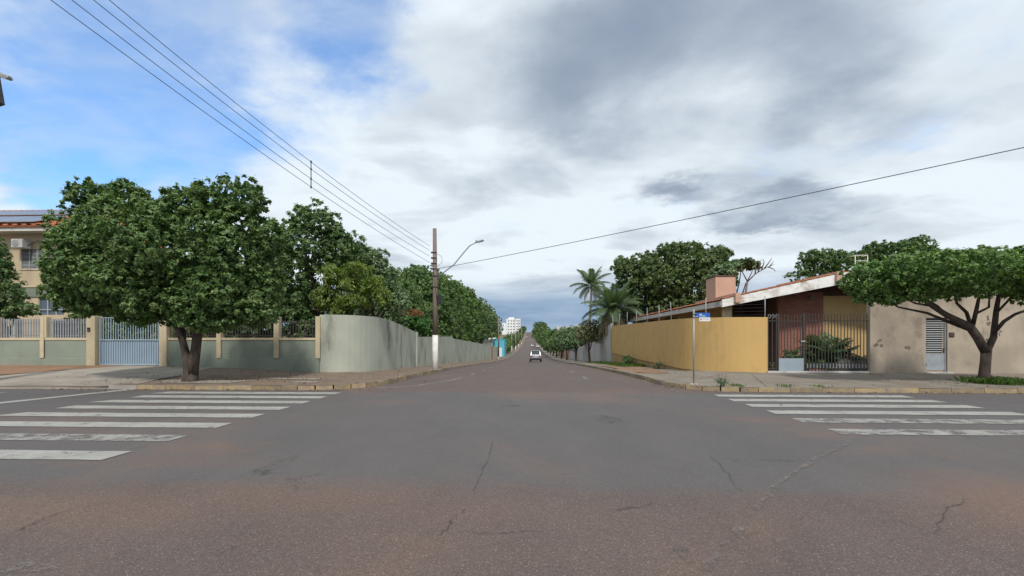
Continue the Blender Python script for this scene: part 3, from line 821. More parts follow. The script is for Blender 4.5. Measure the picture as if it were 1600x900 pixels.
def crown(name, seed, lobes, density, per, cr, L, aspect, mat, parent, droop=0.0, inner=0.10, low=0.35, up=0.35, squash=0.95, ragged=0.10, sub=11, subr=0.42, fill=1.0):
    """every lobe breaks up into smaller bosses; leaf clumps cover the bosses, a few fill the core.
    lobes = (x, y, z, rx, ry, rz); density = clumps per square metre of boss"""
    rng = np.random.default_rng(seed)
    big = np.array(lobes, dtype=float)
    lo = []
    for l in big:
        r = l[3:]
        n = max(4, int(sub * (1 if r.min() > 0.5 else 0.6)))
        k = np.arange(n) + rng.random(n) * 0.5
        cz = 1 - 2 * (k + 0.5) / (n + 0.5)
        ph = k * 2.39996 + rng.random() * 6.28
        cz = np.clip(cz, -1, 1)
        dd = np.stack([np.sqrt(1 - cz ** 2) * np.cos(ph), np.sqrt(1 - cz ** 2) * np.sin(ph), cz], axis=1)
        f = rng.uniform(0.54, 0.78, n)[:, None]
        for d_, f_ in zip(dd, f):
            s = rng.uniform(subr * 0.72, subr * 1.25)
            lo.append(np.concatenate([l[:3] + d_ * r * f_, r * s]))
        lo.append(np.concatenate([l[:3], r * 0.72]))
    lo = np.array(lo)
    cs, ns = [], []
    for i, l in enumerate(lo):
        c, r = l[:3], l[3:]
        area = 4 * math.pi * ((r[0]*r[1])**1.6/3 + (r[0]*r[2])**1.6/3 + (r[1]*r[2])**1.6/3) ** (1/1.6)
        n = max(5, int(area * density))
        d = unit(rng.normal(size=(n, 3)))
        rad = 1 - np.abs(rng.normal(size=n)) * ragged
        k = rng.random(n) < inner
        rad[k] = rng.uniform(0.4, 0.85, k.sum())
        keep = ~((d[:, 2] < -0.35) & (rng.random(n) > low))
        d, rad = d[keep], rad[keep]
        p = c + d * r * rad[:, None]
        q = np.linalg.norm((p[:, None, :] - lo[None, :, :3]) / lo[None, :, 3:], axis=2)
        q[:, i] = 9
        ok = q.min(axis=1) > 0.70
        cs.append(p[ok]); ns.append(unit(d[ok] / r))
    c = np.concatenate(cs); o = np.concatenate(ns)
    sz = cr * rng.uniform(0.6, 1.35, size=(len(c), 1))
    m = len(c)
    # a tuft: leaves on a shallow dome that opens outwards and upwards
    ax = unit(o + np.array([0, 0, 0.25]))
    off = unit(rng.normal(size=(m, per, 3)) + ax[:, None, :] * 0.7) * (rng.random((m, per, 1)) ** 0.35)
    off[:, :, 2] *= squash
    p = (c[:, None, :] + off * sz[:, :, None]).reshape(-1, 3)
    oo = np.repeat(ax, per, axis=0)
    nrm = unit(oo * 0.45 + unit(off.reshape(-1, 3)) * 0.55 + rng.normal(size=p.shape) * 0.36 + np.array([0, 0, up]))
    co = leaf_quads(rng, p, nrm, L, aspect, droop)
    tone = np.repeat(rng.beta(1.6, 1.9, m), per)
    # added larger leaves close the crown inside, shade painted in as darkest tone
    n_in = []
    for l in big:
        r = l[3:]
        n = int(min(2600, 26 * (r[0] * r[1] * r[2]) ** (2 / 3) * fill / (L * 1.6) ** 2 * 0.55))
        d = unit(rng.normal(size=(n, 3))) * rng.uniform(0.40, 0.84, (n, 1))
        n_in.append(l[:3] + d * r)
    pin = np.concatenate(n_in)
    cin = leaf_quads(rng, pin, unit(rng.normal(size=pin.shape) + np.array([0, 0, 0.3])), L * 1.6, 0.6, 0.0)
    co = np.concatenate([co, cin]); tone = np.concatenate([tone, np.zeros(len(pin))])
    return put(name, mesh_np(name, co, 4, mat, tone), None, parent)
def limb_path(a, b, n, wob, rr, sag=0.0):
    a, b = Vector(a), Vector(b)
    L = (b - a).length
    out = []
    for i in range(n + 1):
        t = i / n
        p = a.lerp(b, t) + Vector((0, 0, sag * L * math.sin(math.pi * t)))
        if 0 < i < n:
            p += Vector((rr.uniform(-1, 1), rr.uniform(-1, 1), rr.uniform(-0.5, 0.5))) * wob * L
        out.append(p)
    return out
def tree(name, label, seed, base, lobes, trunk_r, fork_h, mat, cat='tree', group=None, density=6, per=40, cr=0.45, L=0.16, aspect=0.48,
         bark='bark', stems=None, limbs=True, **kw):
    """base in world space; lobes in world space"""
    bx, by, bz = base
    t = thing(name, label, cat, base, group)
    rel = [(l[0] - bx, l[1] - by, l[2] - bz, l[3], l[4], l[5]) for l in lobes]
    rr = random.Random(seed)
    mb = MB()
    if stems:
        for path, rad in stems:
            mb.tube([(p[0] - bx, p[1] - by, p[2] - bz) for p in path], rad, 9, True, 0.07, rr)
    else:
        cx = sum(l[0] for l in rel) / len(rel); cy = sum(l[1] for l in rel) / len(rel)
        f = Vector((cx * 0.35 + rr.uniform(-.1, .1), cy * 0.35 + rr.uniform(-.1, .1), fork_h))
        pth = limb_path((0, 0, -0.15), f, 5, 0.03, rr)
        mb.tube(pth, [trunk_r * (1.35 if i == 0 else 1.05 - 0.06 * i) for i in range(6)], 9, True, 0.06, rr)
        if limbs:
            for l in rel:
                e = Vector(l[:3])
                mb.tube(limb_path(f - Vector((0, 0, 0.1)), e, 4, 0.06, rr, 0.05), [trunk_r * k for k in (0.62, 0.5, 0.38, 0.26, 0.12)], 6, True, 0.05, rr)
    mb.build('trunk', M[bark], t)
    crown('crown', seed, rel, density, per, cr, L, aspect, mat, t, **kw)
    return t
def LB(px, py, rx, ry, d, rd):
    """a lobe seen at px, py in the photograph, rx and ry pixels large, d metres away and rd metres deep"""
    s = d / FPX
    p = P3(px, py, d)
    return (p.x, p.y, p.z, rx * s, rd, ry * s)
# ================================================================== WALLS, FENCES AND HOUSES
# ---- wall with pilasters and steel pickets, left of the corner
YL = 20.15
fw = thing('fenced_wall', 'sage green wall with cream pilasters and steel pickets beside the blue gate', 'wall', (-12, YL, 0.1))
def rel(mb, name, mat, parent, bevel=0.0):
    """build in world coordinates under a thing that stands elsewhere"""
    o = mb.build(name, mat, parent, bevel)
    o.matrix_parent_inverse = Matrix.Translation(-Vector(parent.location)) if parent.parent is None else Matrix.Identity(4)
    return o
def X_at(px, Y=YL):
    return atY(px, Y)[0]
RAIL = 1.52
TOP = 2.58
gx0, gx1 = X_at(155), X_at(253.5)
xr = X_at(500)
# low walls, cap rails
for (a, b) in ((-26.0, X_at(141)), (X_at(265), xr)):
    rel(MB().box(a, b, YL - 0.07, YL + 0.07, -0.1, RAIL), 'low_wall', M['panel_green'], fw)
    rel(MB().box(a, b, YL - 0.10, YL + 0.10, RAIL + 0.002, RAIL + 0.11), 'cap_rail', M['cream'], fw, 0.01)
    rel(MB().box(a, b, YL - 0.11, YL - 0.072, -0.1, 0.70), 'plinth', M['panel_green'], fw, 0.01)
# gate pillars and pilasters
for (p0, p1, z0, z1, t) in ((141, 154.5, 0.0, 2.62, 0.20), (253.5, 265, 0.0, 2.47, 0.19)):
    x0, x1 = X_at(p0), X_at(p1)
    pil = rel(MB().box(x0, x1, YL - t, YL + t, z0, z1), 'gate_pillar', M['cream'], fw, 0.015)
for (p0, p1) in ((-84, -78), (-8, -2), (67, 73), (341, 348), (430, 438), (495, 502)):
    x0, x1 = X_at(p0), X_at(p1)
    rel(MB().box(x0, x1, YL - 0.14, YL - 0.113, 0.72, TOP), 'pilaster', M['cream'], fw, 0.006)
    rel(MB().box(x0 + 0.003, x1 - 0.003 + (0.10 if p0 < 100 else 0), YL - 0.112, YL + 0.12, RAIL + 0.113, TOP - 0.004), 'pilaster', M['cream'], fw, 0.006)
# pickets
picket = MB().box(-0.016, 0.016, -0.012, 0.012, 0, 1).mesh('picket')
flat_p = MB().box(-0.030, 0.030, -0.010, 0.010, 0, 1).mesh('picket')
def bars(parent, x0, x1, step, Y, z0, z1, mat, me, skip=(), jit=0.0, name='bar'):
    me = me.copy(); me.materials.append(mat)
    n = int(round((x1 - x0) / step)); jr = random.Random(int(abs(x0) * 100))
    for i in range(n + 1):
        x = x0 + (x1 - x0) * i / n
        if any(a < x < b for a, b in skip):
            continue
        o = put(name, me, None, parent)
        o.location = Vector((x + jr.uniform(-jit, jit) * 0.3, Y, z0)) - Vector(parent.location)
        o.rotation_euler = (0, jr.uniform(-jit, jit) * 0.4, 0)
        o.scale = (1, 1, z1 - z0 + jr.uniform(-jit, jit))
    return
secs = [(X_at(-8), X_at(67)), (X_at(77), X_at(141)), (X_at(265), X_at(341)), (X_at(349), X_at(430)), (X_at(439), X_at(495))]
for i, (a, b) in enumerate(secs):
    c = M['bars_grey'] if i < 2 else M['bars_dark']
    bars(fw, a + 0.06, b - 0.06, 0.125, YL, RAIL + 0.10, 2.50 if i < 2 else 2.42, c, flat_p if i < 2 else picket, jit=0.01, name='picket')
    rel(MB().box(a, b, YL + 0.02, YL + 0.045, 2.30, 2.335), 'picket_rail', c, fw)
    rel(MB().box(a, b, YL + 0.02, YL + 0.045, RAIL + 0.2, RAIL + 0.235), 'picket_rail', c, fw)
# sheet backing behind some of the pickets
rel(MB().box(X_at(82), X_at(118), YL + 0.06, YL + 0.075, RAIL + 0.12, 2.42), 'backing_sheet', M['bars_grey'], fw)
rel(MB().box(X_at(23), X_at(31), YL + 0.06, YL + 0.075, RAIL + 0.12, 2.5), 'backing_sheet', M['bars_grey'], fw)
# small dark intercom on the pillar
ic = thing('intercom', 'small dark intercom box on the cream gate pillar', 'intercom', (X_at(145.5), YL - 0.2, 2.0))
MB().box(-0.065, 0.065, -0.035, 0.0, -0.09, 0.09).build('case', M['black'], ic, 0.01)
MB().lathe([(0.02, 0), (0.02, 0.01)], 8).build('button', M['alu'], ic).matrix_local = Matrix.Translation((0, -0.036, -0.03)) @ Matrix.Rotation(R(90), 4, 'X')
# ---- pale blue sliding gate
gt = thing('sliding_gate', 'pale blue sliding steel gate with ribbed lower sheet and open bars above', 'gate', ((gx0 + gx1) / 2, YL, 0.36))
gz0 = 0.40
rel(MB().box(gx0 + 0.04, gx1 - 0.02, YL + 0.02, YL + 0.032, gz0 + 0.05, 1.52), 'lower_sheet', M['gate_blue'], gt)
n = 26
rib = MB().box(-0.014, 0.014, -0.02, 0.018, 0, 1).mesh('rib'); rib.materials.append(M['gate_blue'])
for i in range(n):
    x = gx0 + 0.10 + (gx1 - gx0 - 0.18) * i / (n - 1)
    o = put('rib', rib, None, gt); o.location = Vector((x, YL, gz0 + 0.05)) - Vector(gt.location); o.scale = (1, 1, 1.52 - gz0 - 0.08)
bars(gt, gx0 + 0.09, gx1 - 0.07, 0.118, YL, 1.55, 2.52, M['gate_bar'], picket, jit=0.012)
for z in (gz0, 1.515):
    rel(MB().box(gx0 + 0.02, gx1, YL - 0.028, YL + 0.028, z, z + 0.05), 'gate_rail', M['gate_bar'], gt)
for x in (gx0 + 0.02, gx1 - 0.03):
    rel(MB().box(x, x + 0.045, YL - 0.03, YL + 0.03, gz0 + 0.052, 2.50), 'gate_stile', M['gate_bar'], gt)
rel(MB().box(gx0 + 0.02, gx0 + 1.15, YL - 0.02, YL + 0.02, 2.525, 2.56), 'top_rail', M['gate_bar'], gt)
for x in (gx0 + 0.3, gx1 - 0.2):
    o = MB().lathe([(0.05, -0.02), (0.05, 0.02)], 12).build('roller', M['iron'], gt)
    o.matrix_local = Matrix.Translation(Vector((x, YL, gz0 - 0.02)) - Vector(gt.location)) @ Matrix.Rotation(R(90), 4, 'X')

# ---- curved grey-green wall round the left corner and along the side street
def wall_strip(path, tops, bottom, thick, side):
    """path: list of (x, y); tops: heights; side = +1 thickens to the left of travel"""
    mb = MB(); A = []; B = []
    for i, (x, y) in enumerate(path):
        a = Vector(path[max(i - 1, 0)]); b = Vector(path[min(i + 1, len(path) - 1)]); t = (b - a).normalized()
        n = Vector((-t.y, t.x)) * side * thick
        A.append((x, y)); B.append((x + n.x, y + n.y))
    rows = []
    for (p, q, zt) in zip(A, B, tops):
        zb = bottom(p[1]) if callable(bottom) else bottom
        zs = [zb + (zt - zb) * k / 3 for k in range(4)]
        rows.append([(p[0], p[1], z) for z in zs] + [(q[0], q[1], z) for z in reversed(zs)])
    if side > 0:
        rows = rows[::-1]
    b0 = len(mb.v)
    mb.grid(rows, False, True)
    nn = len(rows[0])
    mb.f.append(tuple(b0 + k for k in reversed(range(nn)))); mb.sm.append(False)
    e = b0 + (len(rows) - 1) * nn
    mb.f.append(tuple(e + k for k in range(nn))); mb.sm.append(False)
    return mb
cw = thing('curved_wall', 'grey green rendered wall curving round the left corner with a stepped top', 'wall', (-7.5, 24, 0))
path = [(xr, YL - 0.02), (xr + 0.55, YL - 0.02)] + [(x, y) for x, y in arc(xr + 0.55, 22.9, -7.5 - xr - 0.55, 22.9 - YL + 0.02, -90, 0, 10)][1:]
path += [(-7.5, y) for y in (24, 25.2, 26.4, 27.6, 28.8, 30)]
def cum(p):
    s = [0]
    for a, b in zip(p, p[1:]): s.append(s[-1] + math.hypot(b[0] - a[0], b[1] - a[1]))
    return s
cs_ = cum(path)
tops = [float(np.interp(s, [0, cs_[-1] * 0.30, cs_[-1] * 0.45, cs_[-1] * 0.62, cs_[-1]], [2.66, 2.66, 2.60, 2.46, 2.02])) for s in cs_]
base_f = lambda y: g(y) - 0.2
rel(wall_strip(path, tops, base_f, 0.16, 1), 'wall_section', M['wall_green'], cw)
rel(MB().box(-7.68, -7.44, 30.0, 30.3, g(30) - 0.2, 2.04), 'wall_pier', M['wall_green'], cw, 0.01)
rel(wall_strip([(-7.5, 30.3 + i * 1.55) for i in range(10)], [1.72 + 0.012 * i for i in range(10)], base_f, 0.16, 1), 'wall_section', M['wall_green'], cw)
yy = [44.27 + i * 4.05 for i in range(16)]
rel(wall_strip([(-7.52, y) for y in yy], [float(np.interp(y, [44, 75, 105], [1.66, 0.72, -0.2])) for y in yy], base_f, 0.16, 1), 'wall_section', M['wall_green'], cw)
rel(MB().box(-7.70, -7.50, 88.0, 91.5, g(90) - 0.2, 0.34), 'rusty_patch', pm('rust_stained_render', (0.42, 0.19, 0.085), (0.33, 0.18, 0.11), 1.5, 0.9), cw)

# ---- ochre wall round the right corner
YRW = 20.72
yw = thing('ochre_wall', 'ochre yellow painted wall curving round the right corner behind the street sign', 'wall', (7.5, 26, 0))
ypath = [(7.5, y) for y in (43, 40, 37, 34, 31, 28.5, 26.5, 25)] + [(x, y) for x, y in arc(10.43, 24.0, 2.93, 24.0 - YRW, 180, 270, 16)]
ys_ = cum(ypath)
ytop = [float(np.interp(s, [0, 18, ys_[-1]], [2.80, 2.62, 2.54])) for s in ys_]
yline = [float(np.interp(s, [0, 10, 18, ys_[-1]], [0.28, 0.15, 0.09, 0.045])) for s in ys_]
def two_z(path, zlo, zhi, thick, shift, cap=True):
    mb = MB(); rows = []
    for i, (x, y) in enumerate(path):
        a = Vector(path[max(i - 1, 0)]); b = Vector(path[min(i + 1, len(path) - 1)]); t = (b - a).normalized()
        n = Vector((-t.y, t.x))
        p = (x - n.x * 0 + n.x * shift, y + n.y * shift); q = (x + n.x * (shift + thick), y + n.y * (shift + thick))
        rows.append([(p[0], p[1], zlo[i]), (p[0], p[1], zhi[i]), (q[0], q[1], zhi[i]), (q[0], q[1], zlo[i])])
    mb.grid(rows[::-1], False, True)
    n = len(rows)
    mb.f.append((0, 3, 2, 1)); mb.sm.append(False)
    e = (n - 1) * 4
    mb.f.append((e, e + 1, e + 2, e + 3)); mb.sm.append(False)
    for p in range(len(mb.f)): pass
    return mb
rel(two_z(ypath, [z + 0.02 for z in yline], ytop, 0.18, 0.0), 'wall_panel', M['yellow'], yw)
rel(two_z(ypath, [g(y) - 0.25 for x, y in ypath], [z - 0.01 for z in yline], 0.14, 0.05), 'wall_base', M['yellow_base'], yw)
# posts and wires of the electric fence along its top
posts = [43.0, 39.8, 36.6, 33.4, 30.4, 27.6, 25.2]
pxy = [(7.6, y) for y in posts] + [(8.25, 22.05), (10.38, 20.85)]
def ytop_at(x, y):
    i = min(range(len(ypath)), key=lambda i: (ypath[i][0] - x) ** 2 + (ypath[i][1] - y) ** 2)
    return ytop[i]
ptop = []
for i, (x, y) in enumerate(pxy):
    z = ytop_at(x, y)
    h = 0.95
    lean = -0.05 if i == 6 else 0.0
    rel(MB().tube([(x, y, z - 0.35), (x + lean, y, z + h)], 0.022, 6), 'fence_post', M['post_metal'], yw)
    ptop.append((x + lean, y, z, h))
for k in range(6):
    hh = 0.12 + k * 0.155
    pts = []
    for i in range(len(ptop) - 1):
        a, b = ptop[i], ptop[i + 1]
        for t in (0, 0.5):
            pts.append((a[0] + (b[0] - a[0]) * t, a[1] + (b[1] - a[1]) * t, a[2] + (b[2] - a[2]) * t + hh - (0.012 if t else 0)))
    pts.append((ptop[-1][0], ptop[-1][1], ptop[-1][2] + hh))
    rel(MB().tube(pts, 0.0035, 4), 'fence_wire', M['wire'], yw)

# ---- iron fence with gate, right of the ochre wall
fx0, fx1 = X_at(1198, YRW), X_at(1356.5, YRW)
fe = thing('iron_fence', 'dark iron picket fence on a low concrete ledge between ochre and beige walls', 'fence', ((fx0 + fx1) / 2, YRW, 0.1))
rel(MB().box(fx0, fx1, YRW - 0.10, YRW + 0.22, -0.1, 0.17), 'ledge', M['conc_wall'], fe, 0.015)
xa, xb = X_at(1215, YRW), X_at(1254, YRW)
spear = MB().box(-0.015, 0.015, -0.012, 0.012, 0, 0.965)
spear.hexa([(-0.026, -0.006, 0.966), (0.026, -0.006, 0.966), (0.026, 0.006, 0.966), (-0.026, 0.006, 0.966)], [(-0.002, -0.002, 1.0), (0.002, -0.002, 1.0), (0.002, 0.002, 1.0), (-0.002, 0.002, 1.0)])
spear = spear.mesh('bar')
bars(fe, fx0 + 0.06, xa - 0.06, 0.14, YRW, 0.17, 2.70, M['bars_dark'], spear, jit=0.008)
bars(fe, xb + 0.14, fx1 - 0.05, 0.138, YRW, 0.17, 2.72, M['bars_dark'], spear, jit=0.008)
for (a, b) in ((fx0, xa - 0.02), (xb + 0.05, fx1)):
    for z in (0.26, 0.50, 2.36):
        rel(MB().box(a, b, YRW + 0.013, YRW + 0.035, z, z + 0.04), 'rail', M['bars_dark'], fe)
# short pickets between the two low rails
sp = MB().box(-0.02, 0.02, -0.01, 0.01, 0, 0.2).mesh('short_picket'); sp.materials.append(M['bars_grey'])
x = xb + 0.21
while x < fx1 - 0.06:
    o = put('short_picket', sp, None, fe); o.location = Vector((x, YRW, 0.30)) - Vector(fe.location); x += 0.138
# scrolls on top of the narrow bay
for i in range(3):
    c = Vector((fx0 + 0.13 + i * 0.15, YRW, 2.56))
    rel(MB().tube([c + Vector((0.07 * math.cos(a) * (1 - a / 14), 0, 0.10 * math.sin(a) * (1 - a / 14))) for a in [k * 0.55 for k in range(15)]], 0.010, 5), 'scroll', M['bars_grey'], fe)
for xx in (xa - 0.01, xb):
    rel(MB().box(xx, xx + 0.075, YRW - 0.04, YRW + 0.04, 0.171, 2.68), 'post', M['bars_dark'], fe, 0.006)
gg = thing('iron_gate', 'narrow barred iron gate with a grey blue sheet at its foot', 'gate', ((xa + xb) / 2, YRW, 0.15))
bars(gg, xa + 0.16, xb - 0.09, 0.13, YRW, 0.24, 2.66, M['bars_dark'], spear, jit=0.008)
for z in (0.22, 2.34):
    rel(MB().box(xa + 0.08, xb - 0.02, YRW + 0.013, YRW + 0.035, z, z + 0.045), 'rail', M['bars_dark'], gg)
rel(MB().box(xa + 0.03, xb + 0.02, YRW - 0.055, YRW - 0.043, 0.175, 0.73), 'kick_plate', M['panel_blue'], gg, 0.004)
rel(MB().box(xb - 0.10, xb + 0.09, YRW - 0.06, YRW - 0.042, 1.45, 1.51), 'latch', M['alu'], gg)

# ---- beige wall with a louvred steel door
bw = thing('beige_wall', 'tall patchy beige rendered wall behind the flat topped tree', 'wall', (22, YRW, 0))
BX1 = 46.0
dx0, dx1 = X_at(1443, YRW), X_at(1476.5, YRW)
bx0 = fx1 + 0.0
WT = 3.95
rel(MB().box(bx0, dx0, YRW - 0.12, YRW + 0.10, -0.2, WT), 'wall_section', M['beige'], bw)
rel(MB().box(dx1, BX1, YRW - 0.12, YRW + 0.10, -0.2, WT), 'wall_section', M['beige'], bw)
rel(MB().box(dx0 + 0.001, dx1 - 0.001, YRW - 0.119, YRW + 0.10, 2.50, WT - 0.001), 'wall_section', M['beige'], bw)
rel(MB().box(dx0 - 0.1, dx1 + 0.12, YRW - 0.30, YRW + 0.12, -0.1, 0.16), 'door_step', M['conc_wall'], bw, 0.01)
# patches of flaked render
for (px, py, rx, rz) in ((1373, 536, 0.22, 0.24), (1421, 541, 0.20, 0.16), (1548, 500, 0.18, 0.3), (1545, 535, 0.15, 0.2), (1562, 520, .1, .16)):
    x, d = atY(px, YRW - 0.12); z = Z(py, d); jr = random.Random(int(px))
    for k in range(5):
        cx, cz = x + jr.uniform(-rx, rx) * 0.8, z + jr.uniform(-rz, rz) * 0.8
        pts = [(cx + rx * 0.4 * math.cos(a) * jr.uniform(0.4, 1.1), YRW - 0.1215 - k * 0.0002, cz + rz * 0.4 * math.sin(a) * jr.uniform(0.4, 1.1)) for a in [-i * math.pi / 6 for i in range(12)]]
        rel(MB().poly(pts[::-1]), 'flaked_patch', pm('flaked_render', (0.13, 0.105, 0.09), (0.19, 0.15, 0.12), 6, 0.95) if 'flaked_render' not in bpy.data.materials else bpy.data.materials['flaked_render'], bw)
dr = thing('louvred_door', 'grey steel street door with open louvres above a plain sheet', 'door', ((dx0 + dx1) / 2, YRW, 0.16))
ym = YRW - 0.02
for x in (dx0 + 0.002, dx1 - 0.05):
    rel(MB().box(x, x + 0.048, ym - 0.03, ym + 0.03, 0.17, 2.495), 'frame_post', M['louvre'], dr)
rel(MB().box(dx0 + 0.052, dx1 - 0.052, ym - 0.028, ym + 0.028, 2.44, 2.493), 'frame_head', M['louvre'], dr)
rel(MB().box(dx0 + 0.052, dx1 - 0.052, ym - 0.015, ym + 0.0, 0.22, 0.92), 'lower_sheet', M['galv'], dr)
rel(MB().box(dx0 + 0.052, dx1 - 0.052, ym - 0.02, ym + 0.02, 0.925, 0.97), 'mid_rail', M['louvre'], dr)
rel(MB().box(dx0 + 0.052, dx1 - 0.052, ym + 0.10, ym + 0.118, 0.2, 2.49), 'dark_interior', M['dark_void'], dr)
sl_me = MB().box(-0.5, 0.5, -0.03, 0.03, -0.004, 0.004).mesh('slat'); sl_me.materials.append(M['louvre'])
for i in range(15):
    o = put('slat', sl_me, None, dr)
    o.location = Vector(((dx0 + dx1) / 2, ym, 1.03 + i * 0.096)) - Vector(dr.location)
    o.scale = (dx1 - dx0 - 0.11, 1, 1); o.rotation_euler = (R(42), 0, 0)
rel(MB().box(dx1 - 0.13, dx1 - 0.075, ym - 0.05, ym - 0.016, 1.0, 1.16), 'handle', M['iron'], dr)
for z in (0.4, 1.3, 2.2):
    rel(MB().box(dx0 + 0.03, dx0 + 0.075, ym - 0.045, ym - 0.031, z, z + 0.12), 'hinge', M['iron'], dr)
mx_, d_ = atY(1486.5, YRW - 0.12)
mtr = thing('meter_box', 'small dark meter box on the beige wall right of the louvred door', 'box', (mx_, YRW - 0.12, Z(523, d_)))
MB().box(-0.11, 0.11, -0.03, 0.0, -0.10, 0.10).build('frame', M['bars_dark'], mtr, 0.008)
MB().box(-0.085, 0.085, -0.042, -0.031, -0.075, 0.075).build('cover', M['porcelain'], mtr, 0.004)

# ---- low house with a tiled roof behind the ochre wall
hs = thing('tiled_house', 'low ochre and brick house under a shallow orange tiled gable roof', 'house', (13, 30, 0))
EX, EZ, RX, RZ = 9.95, 3.62, 16.3, 5.02         # eave and ridge
HY0, HY1 = 24.4, 46.5
def roof_z(x):
    return EZ + (RZ - EZ) * (x - EX) / (RX - EX) if x <= RX else RZ - (RZ - EZ) * (x - RX) / (RX - EX)
# roof slab
mb = MB()
X2 = 2 * RX - EX
prof = [(EX, EZ), (RX, RZ), (X2, EZ), (X2, EZ - 0.22), (RX, RZ - 0.22), (EX, EZ - 0.22)]
mb.grid([[(x, y, z) for x, z in prof] for y in (HY1, HY0 + 0.10)], False, True)
mb.f.append((0, 1, 2, 3, 4, 5)); mb.sm.append(False); mb.f.append((11, 10, 9, 8, 7, 6)); mb.sm.append(False)
roof = rel(mb, 'roof', M['soffit'], hs)
# clay tiles: waves down the slope, stepped at each course
def tiles(slope_pts, y0, y1, wl, parent, name='tile_covering', mat=None, dz=0.02):
    (xa_, za_), (xb_, zb_) = slope_pts
    n = int((y1 - y0) / wl * 6); nc = max(2, int(math.hypot(xb_ - xa_, zb_ - za_) / 0.42))
    mb = MB(); rows = []
    jr = random.Random(4)
    for c in range(nc):
        off = [jr.uniform(-0.008, 0.008) for _ in range(n // 6 + 2)]
        for e in (0, 1):
            t = (c + e) / nc
            x = xa_ + (xb_ - xa_) * t; z = za_ + (zb_ - za_) * t + dz + (0.028 if e == 0 else 0.0)
            rows.append([(x, y0 + (y1 - y0) * i / n, z + 0.032 * math.sin(2 * math.pi * i / 6) + off[i // 6]) for i in range(n + 1)])
    mb.grid(rows, False)
    o = rel(mb, name, mat or M['tile'], parent)
    o['kind'] = 'stuff'
    return o
tc1 = tiles(((EX - 0.08, EZ - 0.01), (RX, RZ)), HY0 + 0.02, HY1, 0.22, hs)
tc2 = tiles(((X2 + 0.08, EZ - 0.01), (RX, RZ)), HY0 + 0.02, HY1, 0.22, hs)
# ridge tiles and verge tiles, one by one
half = MB(); half.grid([[(0.11 * math.cos(a), y, 0.075 * math.sin(a)) for a in [math.pi * k / 6 for k in range(7)]] for y in (0, 0.42)], True)
half = half.mesh('ridge_tile'); half.materials.append(M['tile'])
y = HY0
while y < HY1 - 0.3:
    o = put('ridge_tile', half, None, hs); o.location = Vector((RX, y, RZ + 0.03)) - Vector(hs.location); y += 0.39
vt = MB(); vt.grid([[(x, 0.10 * math.cos(a), 0.07 * math.sin(a)) for a in [math.pi * k / 6 for k in range(7)]][::-1] for x in (0, 0.44)], True)
vt = vt.mesh('verge_tile'); vt.materials.append(M['tile'])
ang = math.atan2(RZ - EZ, RX - EX)
n = int((RX - EX) / 0.4)
for i in range(n):
    x = EX + i * 0.4 * math.cos(0)
    o = put('verge_tile', vt, None, hs); o.location = Vector((x, HY0 + 0.06, roof_z(x) + 0.05)) - Vector(hs.location); o.rotation_euler = (0, -ang + R(2), 0)
# flaking white gable fascia (thicker towards the ridge) and the eave board along the street
def rake(x0, x1, h0, h1, y0, y1):
    return MB().hexa([(x0, y0, roof_z(x0) - h0), (x1, y0, roof_z(x1) - h1), (x1, y1, roof_z(x1) - h1), (x0, y1, roof_z(x0) - h0)],
                     [(x0, y0, roof_z(x0) + 0.015), (x1, y0, roof_z(x1) + 0.015), (x1, y1, roof_z(x1) + 0.015), (x0, y1, roof_z(x0) + 0.015)])
rel(rake(EX, RX, 0.38, 0.56, HY0 - 0.05, HY0 + 0.098), 'gable_fascia', M['fascia'], hs)
rel(MB().hexa([(RX + 0.002, HY0 - 0.05, RZ - 0.55), (X2, HY0 - 0.05, EZ - 0.38), (X2, HY0 + 0.098, EZ - 0.38), (RX + 0.002, HY0 + 0.098, RZ - 0.55)],
              [(RX + 0.002, HY0 - 0.05, RZ + 0.014), (X2, HY0 - 0.05, EZ + 0.014), (X2, HY0 + 0.098, EZ + 0.014), (RX + 0.002, HY0 + 0.098, RZ + 0.014)]), 'gable_fascia', M['fascia'], hs)
rel(MB().box(EX - 0.04, EX + 0.10, HY0 + 0.10, HY1, EZ - 0.34, EZ - 0.06), 'eave_board', M['white_trim'], hs)
# beam ends under the gable
for (px, py, w) in ((1153.5, 465, 0.14), (1313, 431.5, 0.17)):
    x, d = atY(px, HY0 - 0.2); z = Z(py, d)
    rel(MB().box(x - w, x + w, HY0 - 0.22, 30, z - 0.26, z + 0.26 - 0.02), 'beam', M['pink'], hs, 0.01)
# walls
rel(MB().box(11.4, 11.6, 27.0, 46.0, -1.2, 3.72), 'street_wall', M['house_yellow'], hs)
wz = 3.3
b0, b1 = X_at(1216, 26.0), X_at(1286, 26.0)
rel(MB().box(b0, b1, 26.0, 26.25, -0.2, roof_z(b0) - 0.26), 'brick_wall', M['brick'], hs)
rel(MB().box(11.6, b0 + 0.3, 30.0, 30.2, -0.2, roof_z(11.6) - 0.26), 'porch_wall', M['brick_dark'], hs)
rel(MB().box(b0 - 0.001, b0 + 0.18, 26.26, 30, -0.2, roof_z(b0) - 0.28), 'porch_side_wall', M['brick_dark'], hs)
# ochre wall right of the brick, with a brown gable above
c0, c1 = b1 + 0.001, 22.4
rel(MB().box(c0, c1, 25.97, 26.2, -0.2, 3.95), 'front_wall', M['house_yellow'], hs)
rel(MB().hexa([(b0, 26.26, 3.4), (21, 26.26, 3.6), (21, 26.4, 3.6), (b0, 26.4, 3.4)], [(b0, 26.26, roof_z(b0) - 0.24), (RX, 26.26, RZ - 0.26), (RX, 26.4, RZ - 0.26), (b0, 26.4, roof_z(b0) - 0.24)]), 'gable_infill', M['brick_dark'], hs)
